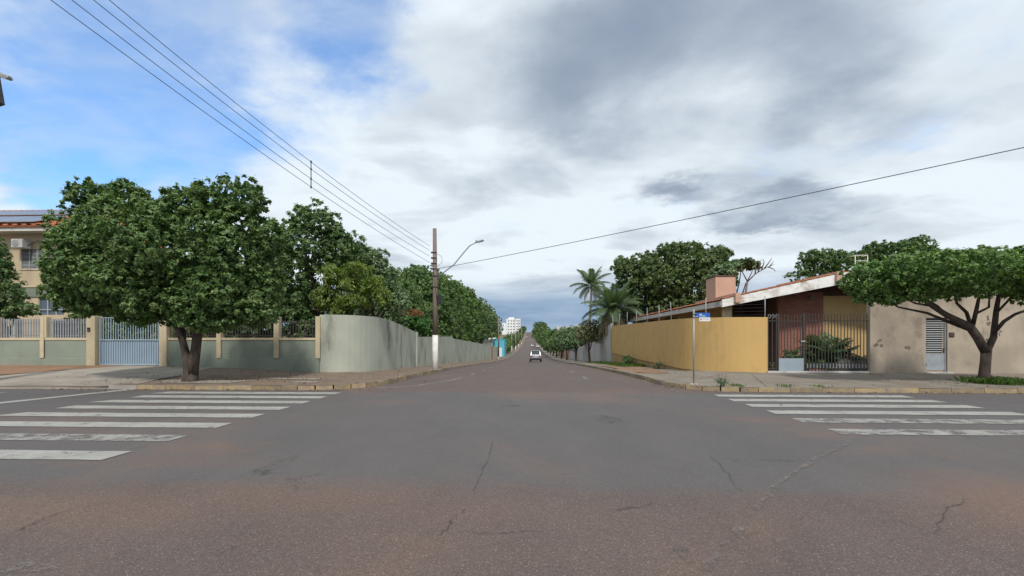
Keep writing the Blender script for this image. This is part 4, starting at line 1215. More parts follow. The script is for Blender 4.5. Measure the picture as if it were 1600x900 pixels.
# pale pillar carrying the corner of the roof
px0, px1 = X_at(1132, 25.0), X_at(1143.5, 25.0)
rel(MB().box(px0, px1, 25.0, 25.35, -0.2, roof_z(px0) - 0.24), 'pillar', M['cream'], hs, 0.01)
# windows of the porch wall and the street wall
def window(parent, x0, x1, z0, z1, Y, frame, glassm, axis='x', bars_=2):
    w = rel((MB().box(x0, x1, Y - 0.02, Y + 0.02, z0, z1)), 'window', glassm, parent)
    fr = []
    for (a, b, c, d) in ((x0 - 0.05, x0, z0 - 0.05, z1 + 0.05), (x1, x1 + 0.05, z0 - 0.05, z1 + 0.05), (x0, x1, z0 - 0.05, z0), (x0, x1, z1, z1 + 0.05)):
        fr.append((a, b, c, d))
    for k in range(1, bars_ + 1):
        x = x0 + (x1 - x0) * k / (bars_ + 1)
        fr.append((x - 0.025, x + 0.025, z0, z1))
    for (a, b, c, d) in fr:
        o = MB().box(a, b, Y - 0.06, Y - 0.021, c, d).build('frame', frame, w)
    return w
window(hs, 12.2, 13.2, 1.5, 2.7, 29.97, M['alu'], M['glass'])
def side_window(parent, y0, y1, z0, z1, X, frame, glassm, n=2):
    w = rel(MB().box(X - 0.02, X + 0.02, y0, y1, z0, z1), 'window', glassm, parent)
    for (a, b, c, d) in [(y0 - 0.05, y0, z0 - 0.05, z1 + 0.05), (y1, y1 + 0.05, z0 - 0.05, z1 + 0.05), (y0, y1, z0 - 0.05, z0), (y0, y1, z1, z1 + 0.05)] + [(y0 + (y1 - y0) * k / (n + 1) - 0.02, y0 + (y1 - y0) * k / (n + 1) + 0.02, z0, z1) for k in range(1, n + 1)]:
        MB().box(X - 0.06, X - 0.021, a, b, c, d).build('frame', frame, w)
    return w
side_window(hs, 38.2, 39.4, 2.2, 3.3, 11.38, M['soffit'], M['glass'])
side_window(hs, 43.2, 44.4, 2.2, 3.3, 11.38, M['soffit'], M['glass'])
rel(MB().box(11.36, 11.40, 36.3, 37.6, 2.0, 3.3), 'wood_shutter', M['soffit'], hs)
# pink chimney box on the roof
chx0, chx1 = atY(1118, 27.8)[0], atY(1149.5, 27.8)[0]
chz = Z(434, 27.9)
rel(MB().box(chx0, chx1, 27.8, 29.3, 3.6, chz), 'chimney', M['pink'], hs, 0.012)
rel(MB().box(chx0 - 0.04, chx1 + 0.04, 27.76, 29.34, chz + 0.002, chz + 0.07), 'chimney_cap', M['soffit'], hs)
# lamp under the gable
lx, ld = atY(1267, 25.9)
rel(MB().lathe([(0.05, 0), (0.12, -0.10), (0.13, -0.14)], 10, (lx, 25.85, Z(463, ld))), 'porch_lamp', M['lamp'], hs)
# air conditioner hung on the street wall
ac = thing('air_conditioner', 'white air conditioner box under the eave of the ochre house', 'air conditioner', (11.1, 37.3, 2.55))
MB().box(-0.28, 0.28, -0.42, 0.42, -0.3, 0.35).build('case', M['ac'], ac, 0.02)
for k in range(7):
    MB().box(-0.30, -0.283, -0.36, 0.36, -0.24 + k * 0.075, -0.20 + k * 0.075).build('grille_slat', M['bars_grey'], ac)
# white box frame standing on the roof behind the tree
fp = P3(1346, 399, 26.5)
af = thing('roof_antenna_frame', 'small white tubular frame standing on the roof above the clipped tree', 'frame', (fp.x, fp.y, fp.z - 1.62))
for sx_ in (-0.35, 0.35):
    MB().tube([(sx_, 0, 0), (sx_, 0, 1.62)], 0.02, 6).build('upright', M['white_paint'], af)
    MB().tube([(sx_, 0, 1.62), (sx_, 0.5, 1.62)], 0.02, 6).build('side_bar', M['white_paint'], af)
MB().tube([(-0.35, 0, 1.62), (0.35, 0, 1.62)], 0.025, 6).build('top_bar', M['white_paint'], af)
MB().tube([(-0.35, 0, 1.3), (0.35, 0, 1.3)], 0.02, 6).build('cross_bar', M['white_paint'], af)

# ---- grey concrete wall beyond the ochre wall
gw = thing('concrete_wall', 'tall grey stained concrete wall along the right side beyond the ochre wall', 'wall', (7.5, 60, g(60)))
yy = [43.3 + i * 3.8 for i in range(13)]
gtop = [float(np.interp(y, [43, 89], [3.02, 0.25])) for y in yy]
for i in range(0, 12, 3):
    rel(two_z([(7.5, y) for y in yy[i:i + 4]][::-1], [g(y) - 0.3 for y in yy[i:i + 4]][::-1], gtop[i:i + 4][::-1], 0.16, 0.0), 'wall_section', M['conc_wall'], gw)
    rel(MB().box(7.46, 7.70, yy[i] - 0.12, yy[i] + 0.12, g(yy[i]) - 0.3, gtop[i] + 0.05), 'wall_pier', M['conc_wall'], gw)
for i, y in enumerate((45.5, 49, 52.5, 56, 60)):
    rel(MB().tube([(7.6, y, float(np.interp(y, yy, gtop)) - 0.1), (7.6, y, float(np.interp(y, yy, gtop)) + 0.9)], 0.025, 5), 'fence_post', M['post_metal'], gw)
pw = thing('pinkish_wall', 'low dull pink wall behind the street trees far along the right', 'wall', (7.6, 100, g(100)))
yy = [90 + i * 6 for i in range(8)]
for i in range(7):
    rel(MB().hexa([(7.55, yy[i], g(yy[i]) - 0.3), (7.75, yy[i], g(yy[i]) - 0.3), (7.75, yy[i + 1], g(yy[i + 1]) - 0.3), (7.55, yy[i + 1], g(yy[i + 1]) - 0.3)],
                  [(7.55, yy[i], g(yy[i]) + 2.4), (7.75, yy[i], g(yy[i]) + 2.4), (7.75, yy[i + 1], g(yy[i + 1]) + 2.4), (7.55, yy[i + 1], g(yy[i + 1]) + 2.4)]), 'wall_section', M['pink'], pw)

# ---- two-storey house behind the fence on the far left
HYL = 26.0
lh = thing('two_storey_house', 'two storey beige house with solar panels on its tiled roof at far left', 'house', (-24, 30, 0))
def hx(px): return atY(px, HYL)[0]
def hz_(py, px=60): return Z(py, atY(px, HYL)[1])
hx1 = hx(118); hx0 = -40
zb1, zb0 = hz_(449), hz_(464)
ztop = hz_(366)
w_x0, w_x1, w_z0, w_z1 = hx(33), hx(82), hz_(420), hz_(389)
rel(MB().box(hx0, w_x0, HYL, HYL + 0.2, zb1, ztop + 0.4), 'upper_wall', M['house_beige'], lh)
rel(MB().box(w_x1, hx1, HYL, HYL + 0.2, zb1, ztop + 0.4), 'upper_wall', M['house_beige'], lh)
rel(MB().box(w_x0 + 0.001, w_x1 - 0.001, HYL + 0.001, HYL + 0.2, zb1, w_z0), 'upper_wall', M['house_beige'], lh)
rel(MB().box(w_x0 + 0.001, w_x1 - 0.001, HYL + 0.001, HYL + 0.2, w_z1, ztop + 0.4), 'upper_wall', M['house_beige'], lh)
rel(MB().box(hx1 - 0.2, hx1 - 0.003, HYL + 0.21, HYL + 10, -0.2, ztop + 0.4), 'side_wall', M['house_beige'], lh)
rel(MB().box(hx0, hx1, HYL - 0.06, HYL + 0.15, zb0, zb1 - 0.001), 'green_band', M['house_green'], lh)
rel(MB().box(hx0, hx1 + 0.02, HYL - 0.10, HYL + 0.1, zb1, zb1 + 0.06), 'ledge', M['cream'], lh)
l_x0, l_x1, l_z0, l_z1 = hx(60), hx(100), hz_(492), hz_(465)
rel(MB().box(hx0, l_x0, HYL, HYL + 0.2, -0.2, zb0), 'lower_wall', M['house_beige'], lh)
rel(MB().box(l_x1, hx1, HYL, HYL + 0.2, -0.2, zb0), 'lower_wall', M['house_beige'], lh)
rel(MB().box(l_x0, l_x1, HYL + 0.001, HYL + 0.2, -0.2, l_z0), 'lower_wall', M['house_beige'], lh)
# louvred shutter window
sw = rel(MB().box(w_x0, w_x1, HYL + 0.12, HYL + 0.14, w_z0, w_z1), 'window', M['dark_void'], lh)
for k in range(5):
    x = w_x0 + (w_x1 - w_x0) * k / 4
    MB().box(x - 0.03, x + 0.03, HYL + 0.02, HYL + 0.08, w_z0, w_z1).build('shutter_stile', M['louvre'], sw)
slm = MB().box(w_x0, w_x1, -0.025, 0.025, -0.006, 0.006).mesh('shutter_slat'); slm.materials.append(M['louvre'])
ns = 15
for k in range(ns):
    o = put('shutter_slat', slm, None, sw); o.location = (0, HYL + 0.06, w_z0 + 0.04 + (w_z1 - w_z0 - 0.06) * k / (ns - 1)); o.rotation_euler = (R(50), 0, 0)
rel(MB().box(w_x0 - 0.06, w_x1 + 0.06, HYL - 0.04, HYL - 0.001, w_z0 - 0.07, w_z0 - 0.002), 'sill', M['cream'], lh)
lw = rel(MB().box(l_x0, l_x1, HYL + 0.10, HYL + 0.12, l_z0, zb0 - 0.002), 'window', M['glass_blue'], lh)
for k in range(4):
    x = l_x0 + (l_x1 - l_x0) * k / 3
    MB().box(x - 0.03, x + 0.03, HYL + 0.04, HYL + 0.09, l_z0, zb0 - 0.01).build('window_bar', M['alu'], lw)
MB().box(l_x0, l_x1, HYL + 0.035, HYL + 0.085, l_z0 + 0.28, l_z0 + 0.33).build('window_bar', M['alu'], lw)
# eaves and roof with its panels
ez = ztop
rel(MB().box(hx0, hx1 + 0.6, HYL - 0.75, HYL + 10, ez + 0.02, ez + 0.24), 'eaves_slab', M['white_trim'], lh, 0.01)
ry0, ry1 = HYL - 0.85, HYL + 6.0
rz0, rz1 = ez + 0.30, ez + 3.15
mb = MB()
mb.hexa([(hx0, ry0, rz0 - 0.05), (hx1 + 0.8, ry0, rz0 - 0.05), (hx1 + 0.8, ry1, rz0 - 0.05), (hx0, ry1, rz0 - 0.05)], [(hx0, ry0, rz0), (hx1 + 0.8, ry0, rz0), (hx1 - 2.6, ry1, rz1), (hx0, ry1, rz1)])
rf = rel(mb, 'roof', M['tile'], lh)
mb = MB(); rows = []
nx = 150
for c_ in range(15):
    for e in (0, 1):
        t = (c_ + e) / 15
        xr_ = (hx1 + 0.8) * (1 - t) + (hx1 - 2.6) * t
        rows.append([(hx0 + (xr_ - hx0) * i / nx, ry0 + (ry1 - ry0) * t, rz0 + (rz1 - rz0) * t + 0.03 + (0.03 if e == 0 else 0) + 0.03 * math.sin(i * math.pi / 3)) for i in range(nx + 1)])
mb.grid(rows, False)
o = rel(mb, 'tile_covering', M['tile'], lh); o['kind'] = 'stuff'
slope = math.atan2(rz1 - rz0, ry1 - ry0)
for r_ in range(2):
    for k in range(6):
        xx = hx(66 - r_ * 3) - k * 1.72
        t0 = 0.05 + r_ * 0.42
        y0_ = ry0 + (ry1 - ry0) * t0
        p = rel(MB().box(-0.82, 0.82, 0, 2.2, 0, 0.04), 'solar_panel', M['solar'], lh)
        p.location = (xx - 0.8, y0_, rz0 + (rz1 - rz0) * t0 + 0.16); p.rotation_euler = (slope, 0, 0)
        for (a, b, c, d) in ((-0.85, -0.82, 0, 2.2), (0.82, 0.85, 0, 2.2), (-0.85, 0.85, -0.03, 0), (-0.85, 0.85, 2.2, 2.23)):
            MB().box(a, b, c, d, -0.005, 0.05).build('panel_frame', M['alu'], p)
acx, acd = atY(27, HYL - 0.5)
ac2 = thing('air_conditioner', 'white air conditioner box under the eaves of the two storey house', 'air conditioner', (acx, HYL - 0.28, Z(380, acd)))
MB().box(-0.34, 0.34, -0.26, 0.26, -0.25, 0.25).build('case', M['ac'], ac2, 0.02)
MB().lathe([(0.2, 0), (0.2, 0.015)], 16).build('fan_grille', M['bars_grey'], ac2).matrix_local = Matrix.Translation((-0.08, -0.262, 0)) @ Matrix.Rotation(R(90), 4, 'X')
MB().tube([(0.36, 0, -0.1), (0.9, 0.1, 0.2), (1.8, 0.2, -0.05), (2.6, 0.24, -0.15)], 0.025, 6).build('pipe', M['wire'], ac2)

# ---- far things: turquoise gatehouse, white block, flat roofed shed, mast
tq = thing('turquoise_gatehouse', 'small bright turquoise building on the left beyond the grey wall', 'building', (-7.6, 118, g(118)))
def loc_box(x0, x1, y0, y1, z0, z1): return MB().box(x0, x1, y0, y1, z0, z1)
loc_box(-1.6, 1.1, -4.0, 6.0, -0.4, 4.4).build('wall', M['turquoise'], tq)
loc_box(-1.7, 1.2, -4.1, 6.1, 4.4, 4.6).build('parapet', M['turquoise'], tq)
for y in (-2.6, 0.4, 3.2):
    d_ = loc_box(1.101, 1.13, y, y + 1.3, 0.9, 3.2).build('window', M['glass_blue'], tq)
loc_box(-0.5, 0.5, -4.04, -4.001, 0.1, 2.4).build('door', M['white_wall'], tq)
wr = thing('white_shed', 'white roofed shed peeping over the wall left of the turquoise building', 'building', (-11.5, 116, g(116)))
loc_box(-2.2, 2.2, -3, 5, -0.4, 3.9).build('wall', M['white_wall'], wr)
MB().hexa([(-2.4, -3.3, 3.9), (2.4, -3.3, 3.9), (2.4, 5.3, 3.9), (-2.4, 5.3, 3.9)], [(-2.4, -3.3, 4.05), (2.4, -3.3, 4.05), (2.4, 5.3, 4.9), (-2.4, 5.3, 4.9)]).build('roof', M['white_trim'], wr)
wb = thing('white_apartment_block', 'white apartment block standing above the trees far up the road', 'building', (-20, 520, g(520)))
loc_box(-7.0, 8.6, -6, 9, -2, 17.2).build('wall', M['white_wall'], wb)
loc_box(-12, -7.01, -4, 9, -2, 12.5).build('side_wing', M['white_wall'], wb)
loc_box(-4.5, 1.5, -5, 4, 17.2, 19.0).build('roof_tank', M['white_wall'], wb)
loc_box(2.4, 2.9, -6.25, -6.0, 0, 17.0).build('drain_pipe', M['bars_grey'], wb)
for fl in range(5):
    for x in (-5.2, -2.2, 0.6, 4.4, 6.6):
        o = loc_box(x, x + 1.3, -6.03, -6.005, 1.4 + fl * 3.2, 2.7 + fl * 3.2).build('window', M['glass_blue'], wb)
sh = thing('flat_roofed_hall', 'long pale flat roofed hall above the right hand street trees', 'building', (40, 330, g(330)))
loc_box(-22, 10, -8, 12, -3, 11.6).build('wall', M['conc_wall'], sh)
loc_box(-8, 10.5, -8.6, 12.6, 11.6, 13.0).build('roof_parapet', M['white_wall'], sh)
mp = P3(881, 510, 300)
ms = thing('radio_mast', 'thin radio mast rising behind the flat roofed hall', 'mast', (mp.x, mp.y, g(mp.y)))
MB().tube([(0, 0, 0), (0, 0, 18.5)], [0.25, 0.12], 6).build('mast_tube', M['bars_grey'], ms)
for z in (10, 13, 16):
    MB().box(-0.5, 0.5, -0.03, 0.03, z, z + 0.08).build('cross_arm', M['bars_grey'], ms)
# ================================================================== TREES AND PLANTS
# big pavement tree on the left
hb = (*W(298, 15.65), 0); hb = (hb[0], hb[1], walk_z(hb[0], hb[1]) - 0.02)
d = 15.65
def PP(px, py, dd=0.0): return P3(px, py, d + dd)
lobes = [LB(275, 385, 100, 75, d, 2.3), LB(160, 400, 55, 75, d + .2, 1.8), LB(150, 312, 30, 32, d + .3, 0.9), LB(206, 312, 28, 30, d, 0.9), LB(370, 395, 55, 85, d, 1.9),
         LB(384, 312, 32, 32, d - .2, 1.0), LB(330, 318, 30, 32, d + .1, 1.1), LB(290, 318, 28, 30, d + .1, 1.0), LB(245, 345, 45, 40, d - .5, 1.2), LB(205, 440, 75, 46, d - .3, 1.9), LB(345, 455, 68, 48, d - .2, 1.9),
         LB(118, 430, 34, 44, d + .4, 1.1), LB(408, 440, 28, 48, d + .3, 1.1), LB(275, 470, 72, 36, d + .4, 1.7), LB(422, 372, 18, 40, d + .2, 0.9), LB(135, 365, 36, 36, d + .2, 1.0), LB(160, 465, 50, 30, d + .2, 1.3), LB(385, 480, 45, 30, d + .2, 1.2), LB(320, 490, 45, 26, d - .4, 1.1), LB(240, 480, 50, 28, d - .3, 1.2), LB(335, 506, 40, 16, d - .2, .9), LB(225, 492, 42, 16, d, .9), LB(408, 486, 26, 24, d + .2, .8), LB(150, 480, 44, 16, d + .1, .9), LB(105, 460, 26, 26, d + .3, .8)]
stems = [([(hb[0] - .03, hb[1], hb[2] - 0.1), PP(298, 590), PP(296, 572), PP(290, 552), PP(286, 535), PP(276, 505, -.1), PP(250, 465, -.3), PP(200, 430, -.4)], [0.30, 0.24, 0.19, 0.12, 0.11, 0.10, 0.08, 0.04]),
         ([PP(299, 585), PP(302, 565), PP(306, 545), PP(308, 525), PP(312, 495), PP(330, 450), PP(360, 400)], [0.20, 0.18, 0.155, 0.145, 0.13, 0.10, 0.04]),
         ([PP(286, 530), PP(281, 490, .4), PP(285, 440, .6), PP(290, 360, .5)], [0.10, 0.09, 0.07, 0.03]),
         ([PP(310, 505), PP(350, 470, .4), PP(390, 440, .5)], [0.10, 0.08, 0.03]),
         ([PP(276, 505), PP(220, 480, .4), PP(150, 440, .6)], [0.09, 0.07, 0.03])]
tree('pavement_tree', 'large dense green tree with a forked trunk on the left pavement', 101, hb, lobes, 0.3, 2.0, M['leaf_hero'], stems=stems, density=12, per=28, cr=0.25, L=0.13, aspect=0.46, low=0.65, fill=1.6, droop=0.3)
# far left tree behind the pickets
d = 21.9
b = W(8, d)
tree('yard_tree', 'small feathery tree behind the pickets in front of the two storey house', 102, (*b, 0.2), [LB(-14, 430, 30, 50, d, 1.0), LB(12, 462, 24, 26, d, 0.9), LB(-5, 484, 42, 20, d, 1.0), LB(38, 482, 16, 12, d, 0.7), LB(-18, 388, 28, 18, d, 0.8), LB(2, 420, 12, 20, d, .6)], 0.12, 1.2, M['leaf_dark'], density=8, per=18, cr=0.28, L=0.15, aspect=0.40, droop=0.3, low=0.6)
# yard trees behind the left corner
d = 23.2
b = W(478, d)
tree('yard_tree', 'tall dark green tree behind the pickets, right of the large pavement tree', 103, (*b, 0.1), [LB(480, 385, 50, 55, d, 1.9), LB(452, 430, 52, 62, d, 2.0), LB(500, 348, 28, 26, d, 1.1), LB(478, 345, 22, 22, d, .9), LB(535, 392, 36, 36, d + .6, 1.4), LB(475, 470, 55, 30, d + .6, 1.6), LB(425, 450, 40, 50, d + .6, 1.6), LB(528, 362, 14, 14, d + .4, .6)], 0.2, 1.9, M['leaf_dark'], density=7, per=28, cr=0.34, L=0.155, aspect=0.46, droop=0.35, low=0.6)
d = 22.6
b = W(545, d)
tree('lime_tree', 'bright yellow green drooping tree leaning over the curved grey wall', 104, (*b, 0.0), [LB(520, 430, 22, 18, d, .8), LB(560, 420, 24, 14, d, .8), LB(582, 448, 22, 20, d, .8), LB(510, 466, 18, 22, d, .8), LB(550, 472, 30, 14, d - .1, .9), LB(545, 445, 24, 14, d + .2, .8), LB(600, 466, 12, 14, d, .6), LB(530, 488, 14, 8, d, .5)], 0.11, 2.0, M['leaf_lime'], density=5, per=12, cr=0.34, L=0.25, aspect=0.26, droop=1.4, ragged=0.25, low=0.8)
d = 26.5
b = W(580, d)
tree('yard_tree', 'rounded grey green tree just behind the yellow green one', 105, (*b, -0.1), [LB(583, 408, 24, 22, d, 1.3), LB(560, 402, 24, 20, d, 1.2), LB(602, 440, 20, 34, d, 1.3), LB(585, 460, 34, 34, d + .5, 1.6), LB(545, 415, 26, 30, d + .5, 1.4), LB(620, 470, 20, 26, d + .5, 1.2)], 0.15, 2.4, M['leaf_grey'], density=5.5, per=20, cr=0.34, L=0.19, aspect=0.42, low=0.6)
# dark undergrowth behind the pickets
ug = random.Random(9)
for i, (px, py, rx, ry, dd) in enumerate(((135, 495, 26, 30, 23.6), (180, 490, 34, 36, 23.4), (228, 495, 36, 36, 23.6))):
    l = LB(px, py, rx, ry, dd, 0.8)
    tree('yard_shrub', ('leafy shrub behind the cream gate pillar with the intercom', 'tall leafy shrub seen through the left half of the blue gate', 'tall leafy shrub seen through the right half of the blue gate')[i], 150 + i, (l[0], l[1], 0.1),
         [l, (l[0] + 0.2, l[1] + 0.2, l[2] - 0.8, l[3] * 0.9, 0.8, l[5] * 0.9)], 0.06, 0.6, M['leaf_hero' if i == 1 else 'leaf_dark'], cat='shrub', group='shrubs behind the blue gate', density=7, per=18, cr=0.3, L=0.16, aspect=0.45, low=0.8)
for i, (px, py, rx, ry, dd) in enumerate(((300, 505, 40, 34, 22.6), (380, 505, 44, 36, 22.8), (455, 505, 48, 32, 22.4))):
    l = LB(px, py, rx, ry, dd, 0.9)
    tree('yard_shrub', ('leafy shrub behind the pickets just right of the blue gate pillar', 'leafy shrub behind the middle bay of dark pickets', 'leafy shrub behind the dark pickets next to the curved wall')[i], 120 + i, (l[0], l[1], 0.1),
         [l, (l[0] + 0.5, l[1] + 0.3, l[2] - 0.4, l[3] * 0.8, 0.9, l[5] * 0.8)], 0.06, 0.6, M['leaf_dark'], cat='shrub', group='shrubs behind the pickets', density=7, per=34, cr=0.42, L=0.18, aspect=0.45, low=0.8)
# flamboyant shrub with orange blossom over the wall
d = 34.0
b = W(634, d)
fs = tree('blossoming_shrub', 'ferny shrub with orange red blossom above the grey wall by the pole', 106, (*b, -0.4), [LB(632, 505, 26, 16, d, 1.0), LB(655, 508, 18, 15, d, .9), LB(612, 500, 12, 14, d, .8)], 0.06, 1.4, M['leaf_fern'], cat='shrub', density=12, per=26, cr=0.3, L=0.14, aspect=0.4, low=0.8)
crown('blossom', 107, [tuple(np.array(LB(618, 492, 14, 14, d, .8)) - np.array([b[0], b[1], -0.4, 0, 0, 0])), tuple(np.array(LB(645, 490, 20, 8, d, .8)) - np.array([b[0], b[1], -0.4, 0, 0, 0]))], 5, 12, 0.25, 0.11, 0.7, M['petal'], fs)
# row of tall trees behind the left wall
ord_ = ('first', 'second', 'third', 'fourth', 'fifth', 'sixth', 'seventh', 'eighth', 'ninth', 'tenth', 'eleventh', 'twelfth', 'thirteenth', 'fourteenth')
rr = random.Random(31)
rowt = [(33.5, -12.2, 7.0), (39, -11.8, 7.8), (45.5, -11.4, 8.8), (52.5, -11.3, 9.8), (61, -11.3, 10.2), (71, -11.4, 10.6), (83, -11.6, 10.4), (96, -12, 10.0), (111, -12.2, 10.2), (126, -12.4, 9.6)]
for i, (y, x, top) in enumerate(rowt):
    r = 3.4 + rr.uniform(-0.3, 0.3) + 0.03 * i
    top += rr.uniform(-0.5, 0.5)
    gz = g(y)
    lob = [(x, y, top - 2.6, r, r * 1.05, 2.5), (x + 1.2, y - 0.8, top - 4.2, r * 0.9, r, 2.6), (x - 1.4, y + 0.6, top - 4.0, r * 0.9, r, 2.6), (x + 2.0, y + 0.6, top - 5.9, r * 0.68, r * 0.9, 2.2), (x + 1.2, y, top - 7.4, r * 0.8, r * 1.0, 2.0),
           (x + rr.uniform(-1, 1), y + rr.uniform(-1, 1), top - 1.2, r * 0.55, r * 0.55, 1.2), (x + 1.6, y - 1.5, top - 2.6, r * 0.5, r * 0.5, 1.7)]
    lob = [l for l in lob if l[2] - l[5] > gz + 0.6 or True]
    far = y / 40
    tree('tall_wall_tree', '%s tree from the near end of the tall row behind the grey green wall' % ord_[i], 130 + i, (x, y, gz - 0.1), lob, 0.22, 2.6, M[('leaf_grey', 'leaf_row', 'leaf_hero', 'leaf_row', 'leaf_flat', 'leaf_row', 'leaf_dark')[i % 7]],
         group='tall trees behind the left wall', density=max(0.9, 3.6 / far ** 0.9), per=24, cr=0.42 * max(1, far ** 0.4), L=0.19 * max(1, far ** 0.45), aspect=0.46, low=0.6, droop=0.2, subr=0.36, sub=11)
# far left: clipped hedge and small trees, then trees up to the brow
for i, (y, x, r, h) in enumerate(((140, -7.9, 2.1, 3.6), (152, -7.9, 2.2, 4.0), (165, -7.9, 2.3, 4.0))):
    gz = g(y)
    tree('street_hedge', '%s clipped hedge block beyond the turquoise building' % ('nearest', 'middle', 'farthest')[i], 160 + i, (x, y, gz), [(x, y, gz + h * 0.62, r * .9, 4.5, h * 0.38), (x, y - 3, gz + h * 0.55, r * .8, 2.4, h * 0.36)], 0.12, 1.0, M['leaf_flat'], cat='hedge', group='clipped hedges on the left kerb', density=2.2, per=26, cr=0.6, L=0.34, aspect=0.5)
for i, (y, x, r, h) in enumerate(((182, -8.5, 2.6, 6), (205, -9, 3, 7.5), (240, -9, 3, 7), (285, -9.5, 3.4, 8), (340, -9.5, 3.6, 8), (410, -10, 4, 8), (500, -9.5, 4, 8), (590, -9, 4, 8.5))):
    gz = g(y)
    tree('roadside_tree', '%s tree along the left kerb beyond the clipped hedges' % ord_[i], 170 + i, (x, y, gz), [(x, y, gz + h * 0.62, r, r * 1.4, h * 0.34), (x + 0.8, y - 2, gz + h * 0.5, r * .8, r, h * 0.3)], 0.2, h * 0.3, M['leaf_dark'] if i % 2 else M['leaf_row'], group='far trees on the left kerb', density=0.9, per=22, cr=0.9, L=0.55, aspect=0.55)
# right kerb: small clipped trees getting larger with distance
rk = [(48.5, 6.15, 1.25, 4.6, 'leaf_brown'), (62.5, 6.1, 1.5, 5.0, 'leaf_grey'), (76.5, 6.0, 2.0, 5.6, 'leaf_grey'), (90, 6.0, 2.1, 5.8, 'leaf_row'), (107, 6.0, 2.7, 6.6, 'leaf_dark'), (122, 6.0, 2.8, 7.0, 'leaf_row'), (138, 6.0, 3.0, 7.6, 'leaf_dark'), (157, 6.0, 3.2, 8.2, 'leaf_row'),
      (180, 6.2, 3.4, 9.0, 'leaf_dark'), (208, 6.2, 3.6, 10.0, 'leaf_row'), (245, 6.2, 4.2, 12.0, 'leaf_dark'), (292, 6.4, 5.2, 15.5, 'leaf_dark'), (350, 7.5, 4.5, 11, 'leaf_row'), (430, 8, 4.5, 9, 'leaf_dark')]
for i, (y, x, r, h, lm_) in enumerate(rk):
    gz = g(y) + 0.1
    fk = min(1.9, h * 0.3)
    lob = [(x, y, gz + h - r * 0.75, r, r * 1.1, r * 0.75), (x - r * .35, y - r * .3, gz + h - r * 1.35, r * .85, r, r * .7), (x + r * .4, y + r * .3, gz + h - r * 1.3, r * .85, r, r * .7)]
    if i >= 4:
        lob.append((x - 0.4, y, gz + h * 0.45, r * 0.8, r, h * 0.2))
    near_ = y < 80
    tree('kerb_tree', 'thin branched sparse olive tree, nearest of the row on the right kerb' if i == 0 else '%s tree from the near end of the row on the right kerb' % ord_[i], 190 + i, (x, y, gz), lob, 0.13 if near_ else 0.18, fk, M[lm_], group='street trees on the right kerb',
         density=(11 if i == 0 else 7) if near_ else max(0.6, 240 / y), per=(8 if i == 0 else 14), cr=0.28 if near_ else 0.5, L=0.16 if i == 0 else 0.2 if near_ else 0.34 if y < 160 else 0.6, aspect=0.5, low=0.6)
# clipped flat-topped tree on the right pavement
d = 15.35
rb = W(1538, d); rb = (*rb, walk_z(*rb) - 0.02)
lobes = [LB(1364, 430, 32, 28, d, 1.3), LB(1395, 427, 40, 32, d - .4, 1.4), LB(1420, 430, 44, 32, d + .8, 1.3), LB(1450, 426, 44, 36, d - .6, 1.5), LB(1500, 424, 50, 35, d + .7, 1.6), LB(1520, 422, 50, 37, d - .7, 1.5), LB(1575, 420, 50, 37, d + .5, 1.7), LB(1590, 420, 50, 37, d - .7, 1.5),
         LB(1640, 424, 50, 38, d, 1.8), LB(1690, 434, 34, 34, d, 1.4), LB(1348, 440, 18, 22, d - .2, .8), LB(1608, 440, 24, 28, d - 1.0, .9), LB(1380, 452, 26, 18, d, 0.9), LB(1400, 458, 30, 16, d - .3, 0.9), LB(1360, 456, 18, 16, d - .2, .7), LB(1385, 466, 26, 12, d - .2, .7), LB(1440, 458, 34, 14, d - .5, .9), LB(1345, 462, 14, 12, d, .5), LB(1500, 456, 40, 12, d - .4, .9), LB(1570, 452, 40, 14, d + .5, .9), LB(1630, 460, 30, 16, d - .3, .9)]
def Q(px, py, dd=0.0): return P3(px, py, d + dd)
stems = [([(rb[0], rb[1], rb[2] - .12), Q(1538, 585), Q(1540, 565), Q(1541, 545)], [0.195, 0.156, 0.144, 0.144]),
         ([Q(1540, 550), Q(1527, 527), Q(1515, 510, -.1), Q(1480, 493, -.2), Q(1455, 477, -.3), Q(1425, 455, -.3), Q(1395, 440, -.2)], [0.138, 0.133, 0.126, 0.094, 0.072, 0.043, 0.022]),
         ([Q(1517, 516), Q(1480, 502, .2), Q(1448, 489, .4), Q(1404, 480, .5), Q(1385, 470, .5)], [0.065, 0.054, 0.043, 0.029, 0.015]),
         ([Q(1518, 512), Q(1510, 488, .3), Q(1495, 474, .5), Q(1490, 455, .5)], [0.065, 0.054, 0.043, 0.022]),
         ([Q(1520, 508), Q(1526, 482, -.3), Q(1530, 462, -.4), Q(1525, 440, -.4)], [0.065, 0.054, 0.040, 0.022]),
         ([Q(1525, 490, -.2), Q(1545, 480, -.3), Q(1546, 460, -.4)], [0.040, 0.036, 0.022]),
         ([Q(1541, 550), Q(1552, 527, .1), Q(1554, 508, .2), Q(1557, 483, .2), Q(1562, 455, .2), Q(1570, 430, .2)], [0.108, 0.094, 0.083, 0.072, 0.054, 0.022]),
         ([Q(1553, 520), Q(1569, 502, -.2), Q(1586, 491, -.3), Q(1612, 482, -.3), Q(1650, 450, -.3)], [0.061, 0.054, 0.047, 0.036, 0.015]),
         ([Q(1556, 490), Q(1575, 470, .5), Q(1590, 450, .6)], [0.043, 0.033, 0.015]),
         ([Q(1480, 494), Q(1465, 478, .4), Q(1440, 462, .6)], [0.043, 0.033, 0.015]),
         ([Q(1455, 478), Q(1430, 474, -.4), Q(1405, 462, -.6)], [0.036, 0.029, 0.015])]
